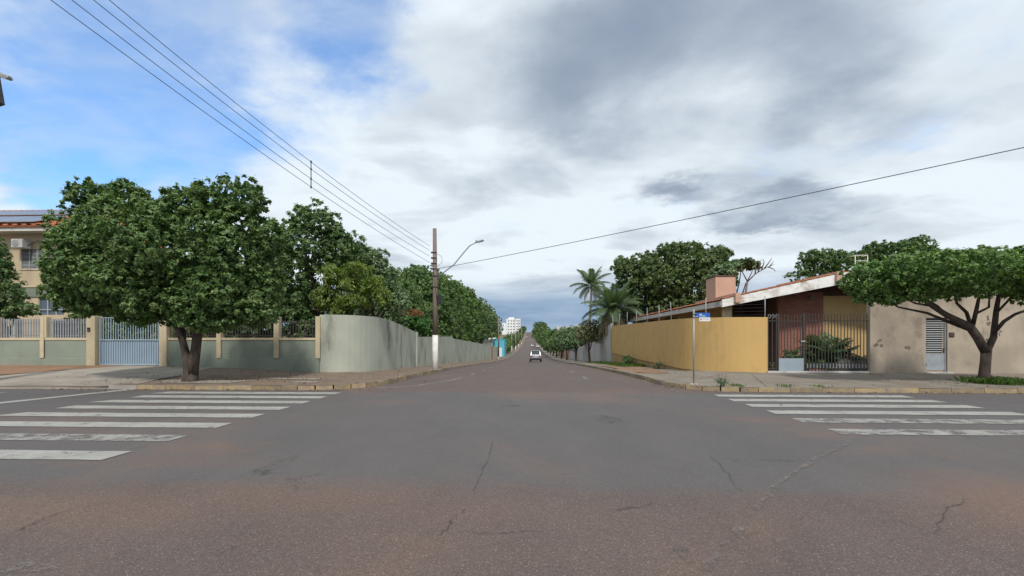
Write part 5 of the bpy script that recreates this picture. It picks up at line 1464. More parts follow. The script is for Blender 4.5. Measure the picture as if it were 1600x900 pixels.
tree('clipped_tree', 'flat topped clipped tree with bare forking limbs on the right pavement', 201, rb, lobes, 0.2, 1.5, M['leaf_flat'], stems=stems, density=11, per=26, cr=0.22, L=0.115, aspect=0.46, low=0.8, subr=0.42)
# mango trees behind the tiled house
d = 48
b = W(1000, d)
tree('mango_tree', 'dark mango tree behind the palms and the ochre house, the left one', 210, (*b, g(b[1])), [LB(985, 430, 28, 30, d, 2.6), LB(1012, 430, 30, 36, d, 2.8), LB(975, 415, 18, 16, d, 1.5), LB(1000, 462, 36, 24, d, 2.6), LB(1000, 488, 30, 24, d, 2.2), LB(1025, 480, 30, 26, d, 2.2), LB(1015, 408, 20, 16, d, 1.6)], 0.35, 3, M['leaf_mango'], group='mango trees behind the right house', density=2.4, per=26, cr=0.55, L=0.29, aspect=0.36, droop=0.3, low=0.7, sub=10, fill=1.4)
d = 45
b = W(1072, d)
tree('mango_tree', 'tallest dark mango tree rising above the middle of the tiled roof', 211, (*b, g(b[1])), [LB(1068, 415, 46, 34, d, 3.0), LB(1050, 392, 26, 14, d, 1.8), LB(1078, 388, 26, 11, d, 1.6), LB(1108, 412, 32, 28, d, 2.6), LB(1128, 398, 17, 11, d + 1, 1.2), LB(1040, 440, 36, 32, d, 2.6), LB(1085, 455, 56, 30, d, 2.8), LB(1130, 440, 24, 28, d + 1, 2), LB(1060, 480, 50, 24, d, 2.4), LB(1110, 475, 44, 24, d, 2.4)], 0.4, 3, M['leaf_mango'], group='mango trees behind the right house', density=2.4, per=26, cr=0.55, L=0.29, aspect=0.36, droop=0.3, low=0.7, sub=10, fill=1.4)
# paler open-crowned tree behind the chimney
d = 38
b = W(1150, d)
tree('papaya_like_tree', 'pale open crowned tree with flat leaf tiers behind the pink chimney', 212, (*b, g(b[1])), [LB(1132, 425, 20, 14, d, 1.2), LB(1160, 412, 17, 7, d, 1.0), LB(1178, 414, 9, 6, d, .7), LB(1142, 418, 16, 9, d, .9), LB(1118, 440, 22, 10, d, 1.0)], 0.13, 5, M['leaf_grey'], density=8, per=18, cr=0.35, L=0.3, aspect=0.55, low=0.9)
dt = thing('bare_branch_tree', 'leafless grey branching tree top beside the pale tree behind the roof', 'tree', (*W(1165, 36), g(36)))
mb = MB(); o0 = Vector((*W(1165, 36), g(36)))
def QB(px, py, dd=0): return P3(px, py, 36 + dd) - o0
mb.tube([(0, 0, 0), QB(1163, 470), QB(1168, 440)], [0.12, 0.1, 0.07], 6)
for pts in ([(1168, 440), (1180, 428), (1190, 422), (1200, 417), (1210, 413)], [(1190, 422), (1194, 410), (1192, 404)], [(1194, 420), (1203, 408), (1206, 403)], [(1200, 417), (1208, 420), (1212, 424)], [(1180, 428), (1181, 412), (1178, 406)],
            [(1203, 416), (1209, 408)], [(1185, 425), (1187, 410), (1190, 405)], [(1168, 440), (1160, 425), (1158, 415)]):
    mb.tube([QB(*p) for p in pts], [0.055 * (1 - 0.75 * i / (len(pts) - 1)) for i in range(len(pts))], 5)
mb.build('trunk', M['dry_twig'], dt)
# trees behind the right house and the beige wall
d = 56
b = W(1290, d)
tree('backyard_tree', 'rounded dark tree behind the roof ridge, left of the white frame', 213, (*b, g(b[1])), [LB(1270, 402, 18, 12, d, 2), LB(1298, 401, 20, 11, d, 2), LB(1285, 414, 34, 14, d, 2.4), LB(1318, 405, 18, 10, d, 1.8), LB(1290, 430, 50, 16, d, 2.2)], 0.3, 4, M['leaf_dark'], group='trees behind the right house', density=2.2, per=18, cr=0.45, L=0.32, aspect=0.42, low=0.6)
d = 52
b = W(1400, d)
tree('backyard_tree', 'broad dark tree rising over the clipped tree, right of the white frame', 214, (*b, g(b[1])), [LB(1370, 392, 26, 14, d, 2.2), LB(1428, 383, 20, 14, d, 2), LB(1395, 396, 40, 16, d, 2.6), LB(1345, 405, 20, 12, d, 1.8), LB(1440, 400, 30, 16, d, 2.2), LB(1415, 420, 50, 20, d, 2.5)], 0.3, 4, M['leaf_dark'], group='trees behind the right house', density=2.2, per=18, cr=0.45, L=0.32, aspect=0.42, low=0.6)

# ---- palms, each frond a part
def frond_mesh(L, nl, leaf, droop, rnd_, vee=0.55):
    """rachis along +X bending down, with a row of leaflets on each side"""
    mb = MB(); pts = []
    for i in range(9):
        t = i / 8
        a = droop * t * t
        pts.append(Vector((L * (t - 0.16 * droop * t ** 3), 0, -L * 0.45 * droop * t ** 2.2)))
    mb.tube(pts, [0.03 * (1 - 0.85 * i / 8) for i in range(9)], 4)
    for k in range(nl):
        t = 0.1 + 0.88 * k / nl
        f = t * 8; i = int(min(f, 7)); p = pts[i].lerp(pts[i + 1], f - i); tg = (pts[i + 1] - pts[i]).normalized()
        ll = leaf * (math.sin(math.pi * (0.15 + 0.8 * t)) ** 0.6) * rnd_.uniform(0.85, 1.1)
        for s in (-1, 1):
            out = (Vector((0, s, 0)) + tg * 0.75 + Vector((0, 0, vee * 0.5))).normalized()
            m_ = p + out * ll * 0.5
            e = p + out * ll + Vector((0, 0, -ll * (0.35 + 0.4 * droop)))
            w = tg * (leaf * 0.045)
            mb.poly([p - w, m_ - w * 1.2, m_ + w * 1.2, p + w]); mb.poly([m_ - w * 1.2, e, m_ + w * 1.2])
    return mb.mesh('frond')
def palm(label, base, z_crown, L, nf, leaf, tr, dead, seed, lean=0.0, name='palm_tree'):
    rp = random.Random(seed)
    t = thing(name, label, 'palm', base, 'palms behind the grey concrete wall')
    h = z_crown - base[2]
    mb = MB()
    mb.tube([(lean * (k / 6) ** 2, 0, h * k / 6) for k in range(7)], [tr * (1.3 if k == 0 else 1.0 - 0.05 * k) for k in range(7)], 9, True, 0.05, rp)
    mb.build('trunk', M['bark_pale'], t)
    var = [frond_mesh(L, 34, leaf, dr, rp) for dr in (0.45, 0.8, 1.15)]
    for v in var: v.materials.append(M['palm'])
    dv = frond_mesh(L * 0.85, 30, leaf * 0.8, 1.5, rp, -0.2); dv.materials.append(M['palm_dead'])
    for i in range(nf):
        u = i / nf
        o = put('frond', var[min(2, int(u * 3))], None, t)
        o.location = (lean, 0, h + 0.05)
        o.rotation_euler = (rp.uniform(-.25, .25), -R(72 - 72 * u + rp.uniform(-8, 8)), i * 2.399 + rp.uniform(-.2, .2))
        o.scale = [rp.uniform(0.85, 1.1)] * 3
    for i in range(dead):
        o = put('dry_frond', dv, None, t)
        o.location = (lean, 0, h - 0.15)
        o.rotation_euler = (rp.uniform(-.2, .2), R(15 + 30 * rp.random()), i * 2.399 + 0.7)
    return t
d = 67
b = W(921, d)
palm('slender royal palm with arching fronds, the taller of the two', (*b, g(b[1])), Z(448, d), 3.2, 15, 0.8, 0.2, 3, 41, 0.3)
d = 46
b = W(958, d)
palm('bushy palm with dry brown lower fronds above the grey concrete wall', (*b, g(b[1])), Z(486, d), 3.4, 30, 0.8, 0.22, 14, 42)
d = 53
b = W(946, d)
palm('low half dead palm hanging brown fronds over the grey concrete wall', (*b, g(b[1])), Z(498, d), 2.2, 9, 0.55, 0.2, 12, 43)

# ---- cycad-like bush and planter behind the iron fence
cyc = thing('cycad_bush', 'big dark cycad bush behind the iron fence', 'bush', (*W(1293, 21.9), 0.15))
rc = random.Random(6)
fm = [frond_mesh(1.1, 34, 0.28, dr, rc) for dr in (0.5, 0.9)]
for v in fm: v.materials.append(M['leaf_dark'])
for i in range(84):
    o = put('frond', fm[i % 2], None, cyc)
    o.location = (rc.uniform(-.7, .7), rc.uniform(-.2, .3), 0.45 + rc.uniform(-.25, .5))
    o.rotation_euler = (rc.uniform(-.3, .3), -R(rc.uniform(-5, 75)), i * 2.399)
mb = MB().lathe([(0.16, 0), (0.2, 0.3), (0.14, 0.75)], 10); mb.build('stem', M['bark'], cyc)
crown('foliage', 223, [(0, 0.1, 0.85, 1.0, 0.6, 0.75), (-0.5, 0.1, 0.6, 0.7, 0.5, 0.55), (0.6, 0.1, 0.6, 0.7, 0.5, 0.5)], 12, 16, 0.2, 0.14, 0.25, M['leaf_dark'], cyc, low=0.8)
c = W(1236, 21.6)
tree('fence_shrub', 'small bright leafed shrub behind the narrow iron gate', 221, (*c, 0.1), [(c[0], c[1], 0.75, 0.45, 0.4, 0.45), (c[0] + 0.35, c[1] + 0.2, 0.6, 0.35, 0.35, 0.4)], 0.03, 0.3, M['leaf_hero'], cat='shrub', density=14, per=16, cr=0.2, L=0.12, aspect=0.5, low=0.9)
gh = [W(px, 22.0) for px in (1225, 1258, 1290, 1322, 1345)]
tree('garden_hedge', 'low dark hedge behind the foot of the iron fence', 222, (gh[2][0], gh[2][1], 0.1), [(x, y, 0.38, 0.62, 0.4, 0.36) for x, y in gh], 0.04, 0.2, M['leaf_dark'], cat='hedge', density=10, per=16, cr=0.18, L=0.12, aspect=0.5, low=0.9)
for i, px in enumerate((1318, 1343)):
    c = W(px, 21.7)
    st = thing('garden_stone', ('pale rounded stone behind the iron fence right of the cycad', 'pale rounded stone behind the iron fence by the beige wall')[i], 'stone', (*c, 0.1), 'stones behind the iron fence')
    rs = random.Random(i + 50)
    MB().lathe([(0.05, -0.05), (0.42, 0.0), (0.48, 0.25), (0.36, 0.5), (0.15, 0.62), (0.03, 0.64)], 9).build('stone_body', M['conc_wall'], st)

# ---- weeds and grass
def tuft(name, label, loc, n, h, spread, mat, seed, cat='weed', group=None, kind=None, rx=0.0, ry=0.0):
    rng = np.random.default_rng(seed)
    p = np.zeros((n, 3)); p[:, 0] = rng.normal(size=n) * spread * 0.4 + rng.uniform(-rx, rx, n); p[:, 1] = rng.normal(size=n) * spread * 0.4 + rng.uniform(-ry, ry, n)
    hh = h * rng.uniform(0.4, 1.15, size=(n, 1))
    dirv = unit(np.stack([rng.normal(size=n) * 0.55, rng.normal(size=n) * 0.55, np.ones(n)], axis=1))
    side = unit(np.cross(dirv, rng.normal(size=(n, 3)))) * (0.006 + 0.010 * rng.random((n, 1)))
    bend = np.stack([rng.normal(size=n) * 0.3, rng.normal(size=n) * 0.3, -0.25 * np.ones(n)], axis=1) * hh
    co = np.stack([p - side, p + dirv * hh * 0.6 - side * 0.9, p + dirv * hh + bend * 0.5, p + dirv * hh * 0.6 + side * 0.9 ], axis=1)
    o = put(name, mesh_np(name, co, 4, mat), None)
    o.location = loc
    return tag(o, label, cat, group, kind)
def on_walk(px, py):
    d = (EYE - 0.13) * FPX / (py - 530)
    x, y = W(px, d)
    return (x, y, walk_z(x, y))
p = on_walk(1165, 613)
t = thing('weed', 'tall thin grey weed growing at the kerb right of the street sign', 'weed', (p[0], 14.28, 0.12))
rw = random.Random(8); mb = MB()
for i in range(22):
    a = rw.uniform(0, 6.28); L_ = rw.uniform(0.2, 0.46); s = rw.uniform(0.15, 0.6)
    mb.tube([(0.05 * math.cos(a), 0.03 * math.sin(a), 0), (s * L_ * 0.5 * math.cos(a), s * L_ * .4 * math.sin(a), L_ * 0.6), (s * L_ * math.cos(a), s * L_ * .5 * math.sin(a), L_)], [0.006, 0.005, 0.003], 4)
mb.build('stalks', M['dry_twig'], t)
crown('leaves', 301, [(0, 0, 0.16, 0.22, 0.15, 0.14)], 60, 6, 0.08, 0.06, 0.4, M['leaf_grey'], t)
weeds = [((1195, 614), 60, 0.10, 0.3, 'low green weed against the kerb just right of the tall grey weed'), ((1285, 615), 70, 0.09, 0.35, 'low weed against the kerb below the iron fence'), ((1345, 615), 50, 0.08, 0.3, 'low weed against the kerb below the beige wall corner')]
for i, (pp, n, h, s, lb) in enumerate(weeds):
    q = on_walk(*pp)
    tuft('weed', lb, (q[0], 14.30, 0.125), n, h * 1.3, s, M['grass'], 310 + i, group='weeds along the right kerb')
q = W(1540, 15.0)
o = tuft('grass_patch', 'bright green grass round the foot of the clipped tree', (rb[0] + 0.15, rb[1] - 0.25, rb[2] + 0.02), 2600, 0.26, 0.7, M['grass'], 320, 'grass', kind='stuff', rx=0.25, ry=0.15)
for i, (px, y, n, rx, ry, h, lb) in enumerate(((0, 33.0, 1500, 0.8, 3.5, 0.26, 'rough grass on the pavement below the far end of the ochre wall'), (0, 43, 1200, 0.7, 5.0, 0.28, 'rough grass along the foot of the grey concrete wall'))):
    x = 6.7
    c_ = tuft('grass_patch', lb, (x, y, 0), n, h, 0.4, M['grass'], 330 + i, 'grass', kind='stuff', rx=rx, ry=ry)
    me = c_.data
    co = np.empty(len(me.vertices) * 3, np.float32); me.vertices.foreach_get('co', co); co = co.reshape(-1, 3)
    co[:, 2] += np.array([g(y + v) + 0.16 for v in co[:, 1]]); me.vertices.foreach_set('co', co.reshape(-1)); me.update()
for i, (x, y, r, lb) in enumerate(((7.05, 33.8, 0.55, 'dark leafy weed clump at the foot of the ochre wall'), (7.1, 26.2, 0.3, 'thin leggy weed at the foot of the ochre wall near the sign'))):
    tree('weed', lb, 340 + i, (x, y, g(y) + 0.17), [(x, y, g(y) + 0.17 + r * 0.7, r * 0.7, r * 1.5, r * 0.8)], 0.012, 0.2, M['leaf_dark'] if i == 0 else M['leaf_brown'], cat='weed', density=22 if i == 0 else 14, per=12, cr=0.16, L=0.12, aspect=0.35, low=0.9)

# ================================================================== STREET FURNITURE
# ---- utility pole with lamp at the left kerb
PD = 25.3
pb = W(680, PD); pb = (pb[0], pb[1], g(pb[1]) + 0.12)
def utility_pole(label, base, lamp_dir, h=7.75, white=1.9, lamp=True, mat='pole', detail=True, group='utility poles'):
    t = thing('utility_pole', label, 'utility pole', base, group)
    MB().tube([(0, 0, white + 0.01), (0, 0, h * .5), (-0.03, 0, h)], [0.155, 0.135, 0.105], 10).build('shaft', M[mat], t)
    MB().tube([(0, 0, -0.4), (0, 0, white)], [0.165, 0.16], 10).build('painted_foot', M['white_paint'], t)
    if detail:
        MB().box(-0.3, 0.3, -0.3, 0.3, -0.2, 0.02).build('footing', M['kerb_g'], t)
        for k in range(4):
            z = h - 1.32 - k * 0.30
            MB().lathe([(0.02, -0.05), (0.045, -0.045), (0.05, 0), (0.045, 0.045), (0.02, 0.05)], 8, (-0.17, -0.06, z)).build('insulator', M['porcelain'], t)
            MB().box(-0.20, 0.13, -0.14, -0.11, z - 0.02, z + 0.02).build('bracket', M['iron'], t)
        MB().lathe([(0.15, -0.03), (0.15, 0.03)], 10, (0, 0, h - 2.6)).build('clamp_band', M['iron'], t)
        MB().lathe([(0.152, -0.03), (0.152, 0.03)], 10, (0, 0, h - 3.2)).build('clamp_band', M['iron'], t)
        MB().tube([(0.12, -0.05, h - 1.4), (0.38, -0.1, h - 1.55), (0.40, -0.1, h - 1.85), (0.14, -0.08, h - 2.1)], 0.010, 5).build('cable_loop', M['wire'], t)
        MB().tube([(-0.1, -0.12, h - 2.3), (0.02, -0.17, h - 2.7), (0.06, -0.17, h - 3.4), (0.12, -0.13, h - 3.9)], 0.016, 5).build('drop_cable', M['wire'], t)
        MB().box(0.13, 0.36, -0.16, 0.10, h - 4.15, h - 3.65).build('junction_box', M['black'], t, 0.02)
    if lamp:
        v = Vector(lamp_dir)
        pts = [Vector((0.10, 0, h - 2.75)), Vector((0.35, 0, h - 2.5)), v * 0.45 + Vector((0, 0, h - 2.02)), v * 0.7 + Vector((0, 0, h - 1.35)), v * 0.84 + Vector((0, 0, h - 1.0)), v * 1.0 + Vector((0, 0, h - 0.82))]
        MB().tube(pts, 0.03, 7).build('lamp_arm', M['lamp'], t)
        hd = Matrix.Translation(pts[-1]) @ Matrix.Rotation(math.atan2(v.y, v.x), 4, 'Z') @ Matrix.Rotation(-R(14), 4, 'Y')
        o = MB().hexa([(-0.05, -0.06, -0.03), (0.42, -0.11, -0.035), (0.42, 0.11, -0.035), (-0.05, 0.06, -0.03)], [(-0.05, -0.05, 0.045), (0.40, -0.09, 0.03), (0.40, 0.09, 0.03), (-0.05, 0.05, 0.045)]).build('lamp_head', M['lamp'], t, 0.012)
        o.matrix_local = hd
        l_ = MB().box(0.08, 0.38, -0.08, 0.08, -0.048, -0.036).build('lens', M['lens'], o)
        c_ = MB().lathe([(0.035, 0), (0.035, 0.07), (0.02, 0.085)], 8, (0.02, 0, 0.046)).build('photocell', M['galv'], o)
    return t
utility_pole('brown utility pole with white painted foot and curved street lamp at left kerb', pb, (2.3, -0.25, 0))
more_poles = [(79.5, -5.55, 7.2, 'thin weathered pole on the left kerb at the rust stained wall', 0.6), (137, -5.6, 7.0, 'pale green footed pole on the left kerb past the turquoise building', 2.6), (176, -5.7, 7.5, 'slim pole on the left kerb beside the farthest clipped hedge', 2.0),
              (228, -5.9, 13.0, 'tall pole on the left kerb in front of the white apartment block', 2.0), (300, -5.9, 11, 'distant pole on the left kerb just before the brow', 2.0)]
M['green_foot'] = pm('pale_green_foot', (0.42, 0.52, 0.46), (0.36, 0.45, 0.40), 2, 0.8)
for y, x, h, lb, wf in more_poles:
    t = thing('utility_pole', lb, 'utility pole', (x, y, g(y) + 0.1), 'utility poles')
    MB().tube([(0, 0, wf), (0.02, 0, h)], [0.15, 0.10], 8).build('shaft', M['pole_conc' if y > 100 else 'pole'], t)
    MB().tube([(0, 0, -0.4), (0, 0, wf)], [0.17, 0.155], 8).build('painted_foot', M['green_foot'] if y == 137 else M['white_paint'] if y > 100 else M['pole_conc'], t)
    MB().box(-0.6, 0.6, -0.05, 0.05, h - 0.7, h - 0.6).build('cross_arm', M['pole'], t)
# pole behind the viewer that carries the near ends of the cables, and one for the lamp at the left edge
np_ = (-12.75, -1.3, 0.12)
utility_pole('wooden utility pole on the near pavement that carries the four cables', np_, (2.0, 0.6, 0), h=12.6, lamp=False)
fp_ = (31.5, 0.5, 0.12)
utility_pole('wooden utility pole on the near right pavement holding the single cable', fp_, (-2, 0.6, 0), h=8.9, lamp=False)

# ---- four cables, a spacer rod and the single cable to the right
def cable(label, pts, r=0.013, sag=0.0, group=None, name='power_cable'):
    a, b = Vector(pts[0]), Vector(pts[1])
    n = 28
    path = [a.lerp(b, i / n) - Vector((0, 0, sag * 4 * (i / n) * (1 - i / n))) for i in range(n + 1)]
    o = MB().tube(path, r, 5).build(name, M['wire'])
    return tag(o, label, 'cable', group)
wire_lab = ('lowest of the four power cables running to the lamp pole', 'second lowest of the four power cables running to the lamp pole', 'second highest of the four power cables running to the lamp pole', 'highest of the four power cables running to the lamp pole')
XA = Vector(W(671, PD - 0.1)); XS = Vector(W(486, 16.6))
line_y = [XA.y, XS.y, 9.5]
line_z = [[Z(py, PD - 0.1) for py in (410, 400, 391, 384)], [Z(py, 16.6) for py in (292, 279.5, 264, 253)], [8.46, 8.79, 9.16, 9.45]]
def on_cable(k, y):
    x = XA.x + (XS.x - XA.x) * (y - XA.y) / (XS.y - XA.y)
    z = 0.0
    for i in range(3):       # parabola through the three measured heights
        w = 1.0
        for j in range(3):
            if j != i: w *= (y - line_y[j]) / (line_y[i] - line_y[j])
        z += w * line_z[i][k]
    return Vector((x, y, z))
for k in range(4):
    path = [on_cable(k, XA.y + (-1.0 - XA.y) * i / 40) for i in range(41)]
    tag(MB().tube(path, 0.009, 5).build('power_cable', M['wire']), wire_lab[k], 'cable', 'power cables to the lamp pole')
sp_t, sp_b = on_cable(3, XS.y), on_cable(0, XS.y)
t = thing('cable_spacer', 'thin upright spacer rod holding the four power cables apart', 'spacer', sp_b)
MB().tube([(0, 0, -0.06), sp_t - sp_b + Vector((0, 0, 0.06))], 0.018, 6).build('rod', M['wire'], t)
for k in range(4):
    q = on_cable(k, XS.y) - sp_b
    MB().lathe([(0.03, -0.03), (0.035, 0), (0.03, 0.03)], 6, tuple(q)).build('clip', M['porcelain'], t)
A = Vector((pb[0] + 0.12, pb[1], Z(420, PD))); B0 = P3(1600, 226, 12.2)
B = A + (B0 - A) * 1.75
cable('single dark cable crossing the sky from the lamp pole to the right', (A, B + Vector((0, 0, 0.25))), 0.013, 0.22)

# ---- lamp pole just outside the left edge; its lamp head and fuse hang into view
lp = W(-62, 15.0)
t = thing('lamp_post', 'dark street lamp head with hanging fuse box at the upper left edge', 'lamp', (*lp, walk_z(*lp)))
zt = Z(128, 15.0) - walk_z(*lp)
MB().tube([(0, 0, -0.3), (0, 0, zt + 0.9)], [0.17, 0.11], 10).build('shaft', M['pole_conc'], t)
MB().tube([(0.1, 0, zt - 0.1), (0.75, 0, zt + 0.3), (1.28, 0, zt + 0.22)], 0.04, 8).build('lamp_arm', M['lamp'], t)
o = MB().hexa([(-0.05, -0.08, -0.06), (0.52, -0.10, -0.06), (0.52, 0.10, -0.06), (-0.05, 0.08, -0.06)], [(-0.05, -0.06, 0.08), (0.50, -0.07, 0.05), (0.50, 0.07, 0.05), (-0.05, 0.06, 0.08)]).build('lamp_head', M['lamp'], t, 0.03)
o.matrix_local = Matrix.Translation((1.22, 0, zt + 0.24)) @ Matrix.Rotation(R(17), 4, 'Y')
MB().box(0.08, 0.46, -0.08, 0.08, -0.075, -0.061).build('lens', M['lens'], o)
MB().hexa([(1.20, -0.10, zt - 0.80), (1.42, -0.10, zt - 0.74), (1.42, 0.10, zt - 0.74), (1.20, 0.10, zt - 0.80)], [(1.24, -0.05, zt + 0.16), (1.31, -0.05, zt + 0.16), (1.31, 0.05, zt + 0.16), (1.24, 0.05, zt + 0.16)]).build('fuse_box', M['bars_dark'], t, 0.015)
MB().tube([(1.30, -0.06, zt + 0.12), (1.41, -0.06, zt - 0.05), (1.42, -0.06, zt - 0.3), (1.38, -0.06, zt - 0.5)], 0.012, 5).build('cable_loop', M['wire'], t)

# ---- street name sign at the right corner
sp_ = on_walk(1084, 600)
sg = thing('street_sign', 'blue and white street name sign on a thin grey post at the right corner', 'sign', sp_)
dd = 14.8
sd = (sp_[1]) / 1.0
dep = (EYE - 0.13) * FPX / 70.0
zt_ = Z(489, dep) - sp_[2]
MB().tube([(0, 0, -0.2), (0, 0, zt_ + 0.12)], 0.028, 8).build('post', M['post_metal'], sg)
MB().lathe([(0.12, 0), (0.12, 0.015)], 12).build('base_flange', M['white_trim'], sg)
s_ = dep / FPX
bx_ = MB().box(0.05, 0.05 + 21.5 * s_, -0.055, -0.045, zt_ - 7.0 * s_, zt_).build('name_plate', M['sign_blue'], sg)
wx_ = MB().box(0.05 + 5 * s_, 0.05 + 22 * s_, -0.055, -0.045, zt_ - 13.0 * s_, zt_ - 7.05 * s_).build('lower_plate', M['sign_white'], sg)
MB().box(-0.03, 0.06, -0.05, 0.03, zt_ - 7 * s_, zt_ - 5.5 * s_).build('plate_clamp', M['post_metal'], sg)
MB().box(-0.03, 0.06, -0.05, 0.03, zt_ - 1.5 * s_, zt_ - 0.3 * s_).build('plate_clamp', M['post_metal'], sg)
# illegible small lettering, as blocks the size of the words
def word(x0, x1, z0, z1, mat, parent, n):
    w = (x1 - x0) / n; jr = random.Random(int(x0 * 999))
    for i in range(n):
        MB().box(x0 + i * w, x0 + (i + 0.72) * w, -0.0585, -0.0555, z0, z1 - (0.0 if i % 3 else (z1 - z0) * 0.15)).build('letter', mat, parent)
word(0.05 + 5.0 * s_, 0.05 + 9.2 * s_, zt_ - 3.0 * s_, zt_ - 1.3 * s_, M['sign_white'], bx_, 3)
word(0.05 + 5.2 * s_, 0.05 + 14.4 * s_, zt_ - 5.4 * s_, zt_ - 4.1 * s_, M['sign_white'], bx_, 8)
word(0.05 + 0.3 * s_, 0.05 + 3.0 * s_, zt_ - 6.3 * s_, zt_ - 5.3 * s_, M['sign_white'], bx_, 3)
word(0.05 + 10 * s_, 0.05 + 20.5 * s_, zt_ - 10.0 * s_, zt_ - 8.8 * s_, M['sign_ink'], wx_, 10)
MB().poly([(0.05 + (7.6 + 1.6 * math.cos(a)) * s_, -0.0562, zt_ - (10.0 - 1.5 * math.sin(a)) * s_) for a in [i * math.pi / 5 for i in range(10)]]).build('emblem', M['sign_ink'], wx_)

# ================================================================== CARS
def car(label, loc, paint, group='cars on the side street', name='car', rz=0.0, suv=True):
    t = thing(name, label, 'car', loc, group, rz)
    Wd, Ln, H = 0.86, 4.1, (1.62 if suv else 1.46)
    # body: stations from tail (y = 0) to nose, each half section bottom to shoulder
    st = [(0.00, 0.78, 0.42, 0.92), (0.12, 0.84, 0.30, 0.98), (0.5, 0.86, 0.25, 1.0), (1.5, 0.86, 0.24, 0.99), (2.8, 0.86, 0.25, 0.97), (3.5, 0.84, 0.28, 0.90), (3.95, 0.76, 0.34, 0.80), (4.1, 0.62, 0.42, 0.70)]
    rows = []
    for y, w, z0, z1 in st:
        rows.append([(-w * .9, y, z0), (-w, y, z0 + (z1 - z0) * .3), (-w, y, z0 + (z1 - z0) * .7), (-w * .93, y, z1), (w * .93, y, z1), (w, y, z0 + (z1 - z0) * .7), (w, y, z0 + (z1 - z0) * .3), (w * .9, y, z0)])
    mb = MB(); mb.grid(rows, True, True)
    mb.f.append(tuple(range(8))); mb.sm.append(False); e = (len(st) - 1) * 8; mb.f.append(tuple(e + k for k in reversed(range(8)))); mb.sm.append(False)
    body = mb.build('body', paint, t)
    # cabin
    cab = MB().hexa([(-0.80, 0.06, 0.97), (0.80, 0.06, 0.97), (0.80, 3.0, 0.96), (-0.80, 3.0, 0.96)], [(-0.62, 0.42, H), (0.62, 0.42, H), (0.60, 2.1, H), (-0.60, 2.1, H)]).build('cabin', paint, t, 0.05)
    def glass(pts, nm): return MB().poly(pts).build(nm, M['glass'], cab)
    def lerp(a, b, k): return tuple(a[i] + (b[i] - a[i]) * k for i in range(3))
    bl, br, tl, tr = (-0.80, 0.06, 0.97), (0.80, 0.06, 0.97), (-0.62, 0.42, H), (0.62, 0.42, H)
    off = lambda p: (p[0], p[1] - 0.012, p[2] + 0.004)
    q0, q1 = lerp(bl, tl, 0.12), lerp(br, tr, 0.12); q2, q3 = lerp(br, tr, 0.84), lerp(bl, tl, 0.84)
    glass([off(lerp(q0, q1, 0.08)), off(lerp(q0, q1, 0.92)), off(lerp(q3, q2, 0.92)), off(lerp(q3, q2, 0.08))], 'rear_window')
    for s in (-1, 1):
        a, b, c, dd_ = (0.80 * s, 0.35, 1.02), (0.80 * s, 2.85, 1.01), (0.61 * s, 2.05, H - 0.07), (0.63 * s, 0.6, H - 0.07)
        pts = [(p[0] * 0.985 + 0.022 * s, p[1], p[2]) for p in (a, b, c, dd_)]
        glass(pts if s > 0 else pts[::-1], 'side_window')
    glass([(0.70, 2.95, 1.0), (-0.70, 2.95, 1.0), (-0.56, 2.22, H - 0.08), (0.56, 2.22, H - 0.08)], 'windscreen').location = (0, 0.03, 0.01)
    MB().hexa([(-0.80, -0.07, 0.27), (0.80, -0.07, 0.27), (0.86, 0.35, 0.25), (-0.86, 0.35, 0.25)], [(-0.80, -0.07, 0.60), (0.80, -0.07, 0.60), (0.87, 0.35, 0.60), (-0.87, 0.35, 0.60)]).build('rear_bumper', M['car_dark'], t, 0.03)
    MB().box(-0.26, 0.26, -0.02, 0.0, 0.70, 0.82).build('number_plate', M['plate'], t)
    for s in (-1, 1):
        MB().box(0.60 * s - 0.11, 0.60 * s + 0.11, -0.02, 0.10, 0.70, 0.93).build('tail_light', M['tail'], t, 0.02)
        MB().box(s * 0.84 - (0.16 if s < 0 else 0), s * 0.84 + (0.16 if s > 0 else 0), 2.35, 2.5, 1.0, 1.13).build('mirror', M['car_dark'], t, 0.03)
        for y in (0.72, 3.2):
            w = MB().lathe([(0.2, -0.10), (0.31, -0.105), (0.335, -0.06), (0.335, 0.06), (0.31, 0.105), (0.2, 0.10)], 18).build('wheel', M['tyre'], t)
            w.matrix_local = Matrix.Translation((0.76 * s, y, 0.335)) @ Matrix.Rotation(R(90), 4, 'Y')
            MB().lathe([(0.205, -0.108), (0.205, 0.108)], 14).build('rim', M['alu'], w)
        if suv:
            MB().tube([(0.52 * s, 0.55, H + 0.03), (0.54 * s, 1.2, H + 0.07), (0.52 * s, 2.0, H + 0.03)], 0.02, 6).build('roof_rail', M['car_dark'], t)
    MB().hexa([(-0.60, 0.28, H - 0.03), (0.60, 0.28, H - 0.03), (0.60, 0.5, H + 0.0), (-0.60, 0.5, H + 0.0)], [(-0.60, 0.26, H + 0.0), (0.60, 0.26, H + 0.0), (0.60, 0.5, H + 0.035), (-0.60, 0.5, H + 0.035)]).build('roof_spoiler', paint, t)
    return t
cx_, cy_ = W(837, 66.0)
car('silver hatchback seen from behind driving away down the middle of the street', (cx_, cy_, g(cy_)), M['car_silver'])
c2x, c2y = W(832.5, 250)
car('white car coming up the street far beyond the silver hatchback', (c2x - 0.2, c2y + 4, g(c2y)), M['car_white'], rz=math.pi, suv=False)
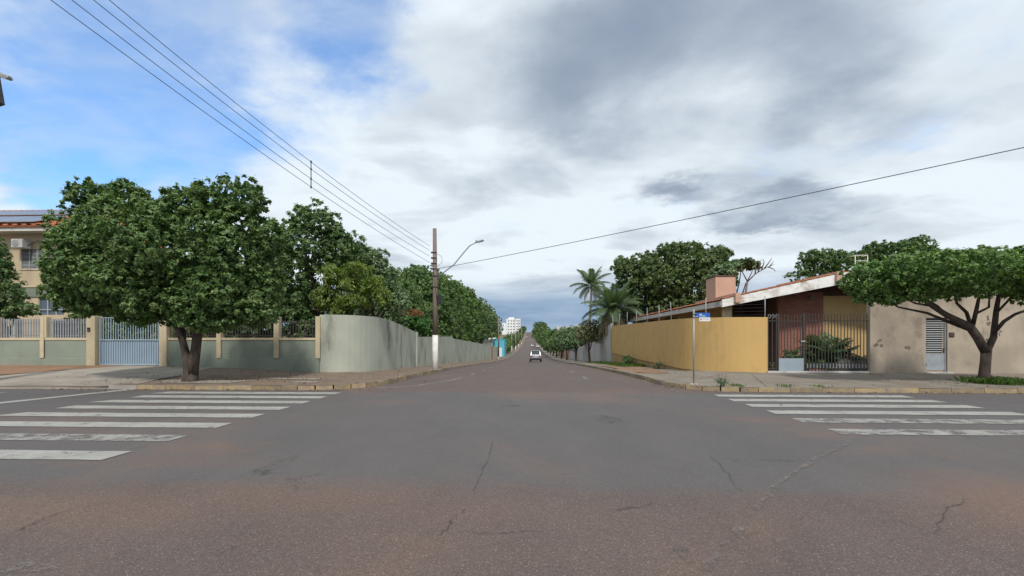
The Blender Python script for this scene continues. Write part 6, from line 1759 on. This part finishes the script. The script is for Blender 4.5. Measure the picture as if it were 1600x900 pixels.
car('pale car parked at the right kerb beside the far white car', (3.6, 232, g(232)), M['car_white'], suv=True)
car('white car parked at the left kerb near the brow of the road', (-3.9, 430, g(430)), M['car_white'], suv=True)

# ================================================================== FALLEN LEAVES AND GRIT
def litter(name, label, spots, n, size, mat, seed, cat):
    rng = np.random.default_rng(seed)
    pts = []
    for (cx, cy, rx, ry, w) in spots:
        k = int(n * w)
        for x, y in zip(cx + rng.normal(size=k) * rx, cy + rng.normal(size=k) * ry):
            if abs(x) < 4.5 and y > 14.3: z = g(y) + 0.004
            elif y < 14.02: z = 0.006
            elif y < 14.26: continue
            else: z = walk_z(x, y) + 0.018
            pts.append((x, y, z))
    p = np.array(pts)
    nrm = unit(rng.normal(size=p.shape) * 0.35 + np.array([0, 0, 1.0]))
    co = leaf_quads(rng, p + np.array([0, 0, 0.006]), nrm, size, 0.55)
    o = put(name, mesh_np(name, co, 4, mat, rng.random(len(p))), None)
    return tag(o, label, cat, None, 'stuff')
M['dead_leaf'] = leaf_mat('fallen_leaf', (0.10, 0.07, 0.04), (0.17, 0.12, 0.06), (0.26, 0.20, 0.10), 0.1, 0.8)
M['grit'] = pm('gutter_grit', (0.26, 0.19, 0.14), (0.34, 0.29, 0.24), 9, 0.9)
litter('fallen_leaves', 'dry leaves scattered over the pavements and gutters under the trees', [(-10.5, 16.0, 2.4, 1.3, 0.35), (-10, 13.85, 3.0, 0.10, 0.15), (16, 16.4, 2.6, 1.4, 0.22), (14, 13.9, 4, 0.1, 0.10), (-6.6, 19.5, 0.8, 2.2, 0.08), (6.4, 22, 0.6, 4, 0.10)], 1500, 0.075, M['dead_leaf'], 401, 'leaf litter')
litter('gutter_grit', 'sand and small stones lying along the kerbs', [(4.45, 17.5, 0.12, 1.6, 0.3), (5.4, 14.4, 0.5, 0.2, 0.12), (-5.0, 19, 0.12, 2.2, 0.2), (-9, 13.9, 3.5, 0.09, 0.2), (12, 13.95, 4.5, 0.09, 0.18)], 1400, 0.04, M['grit'], 402, 'grit')
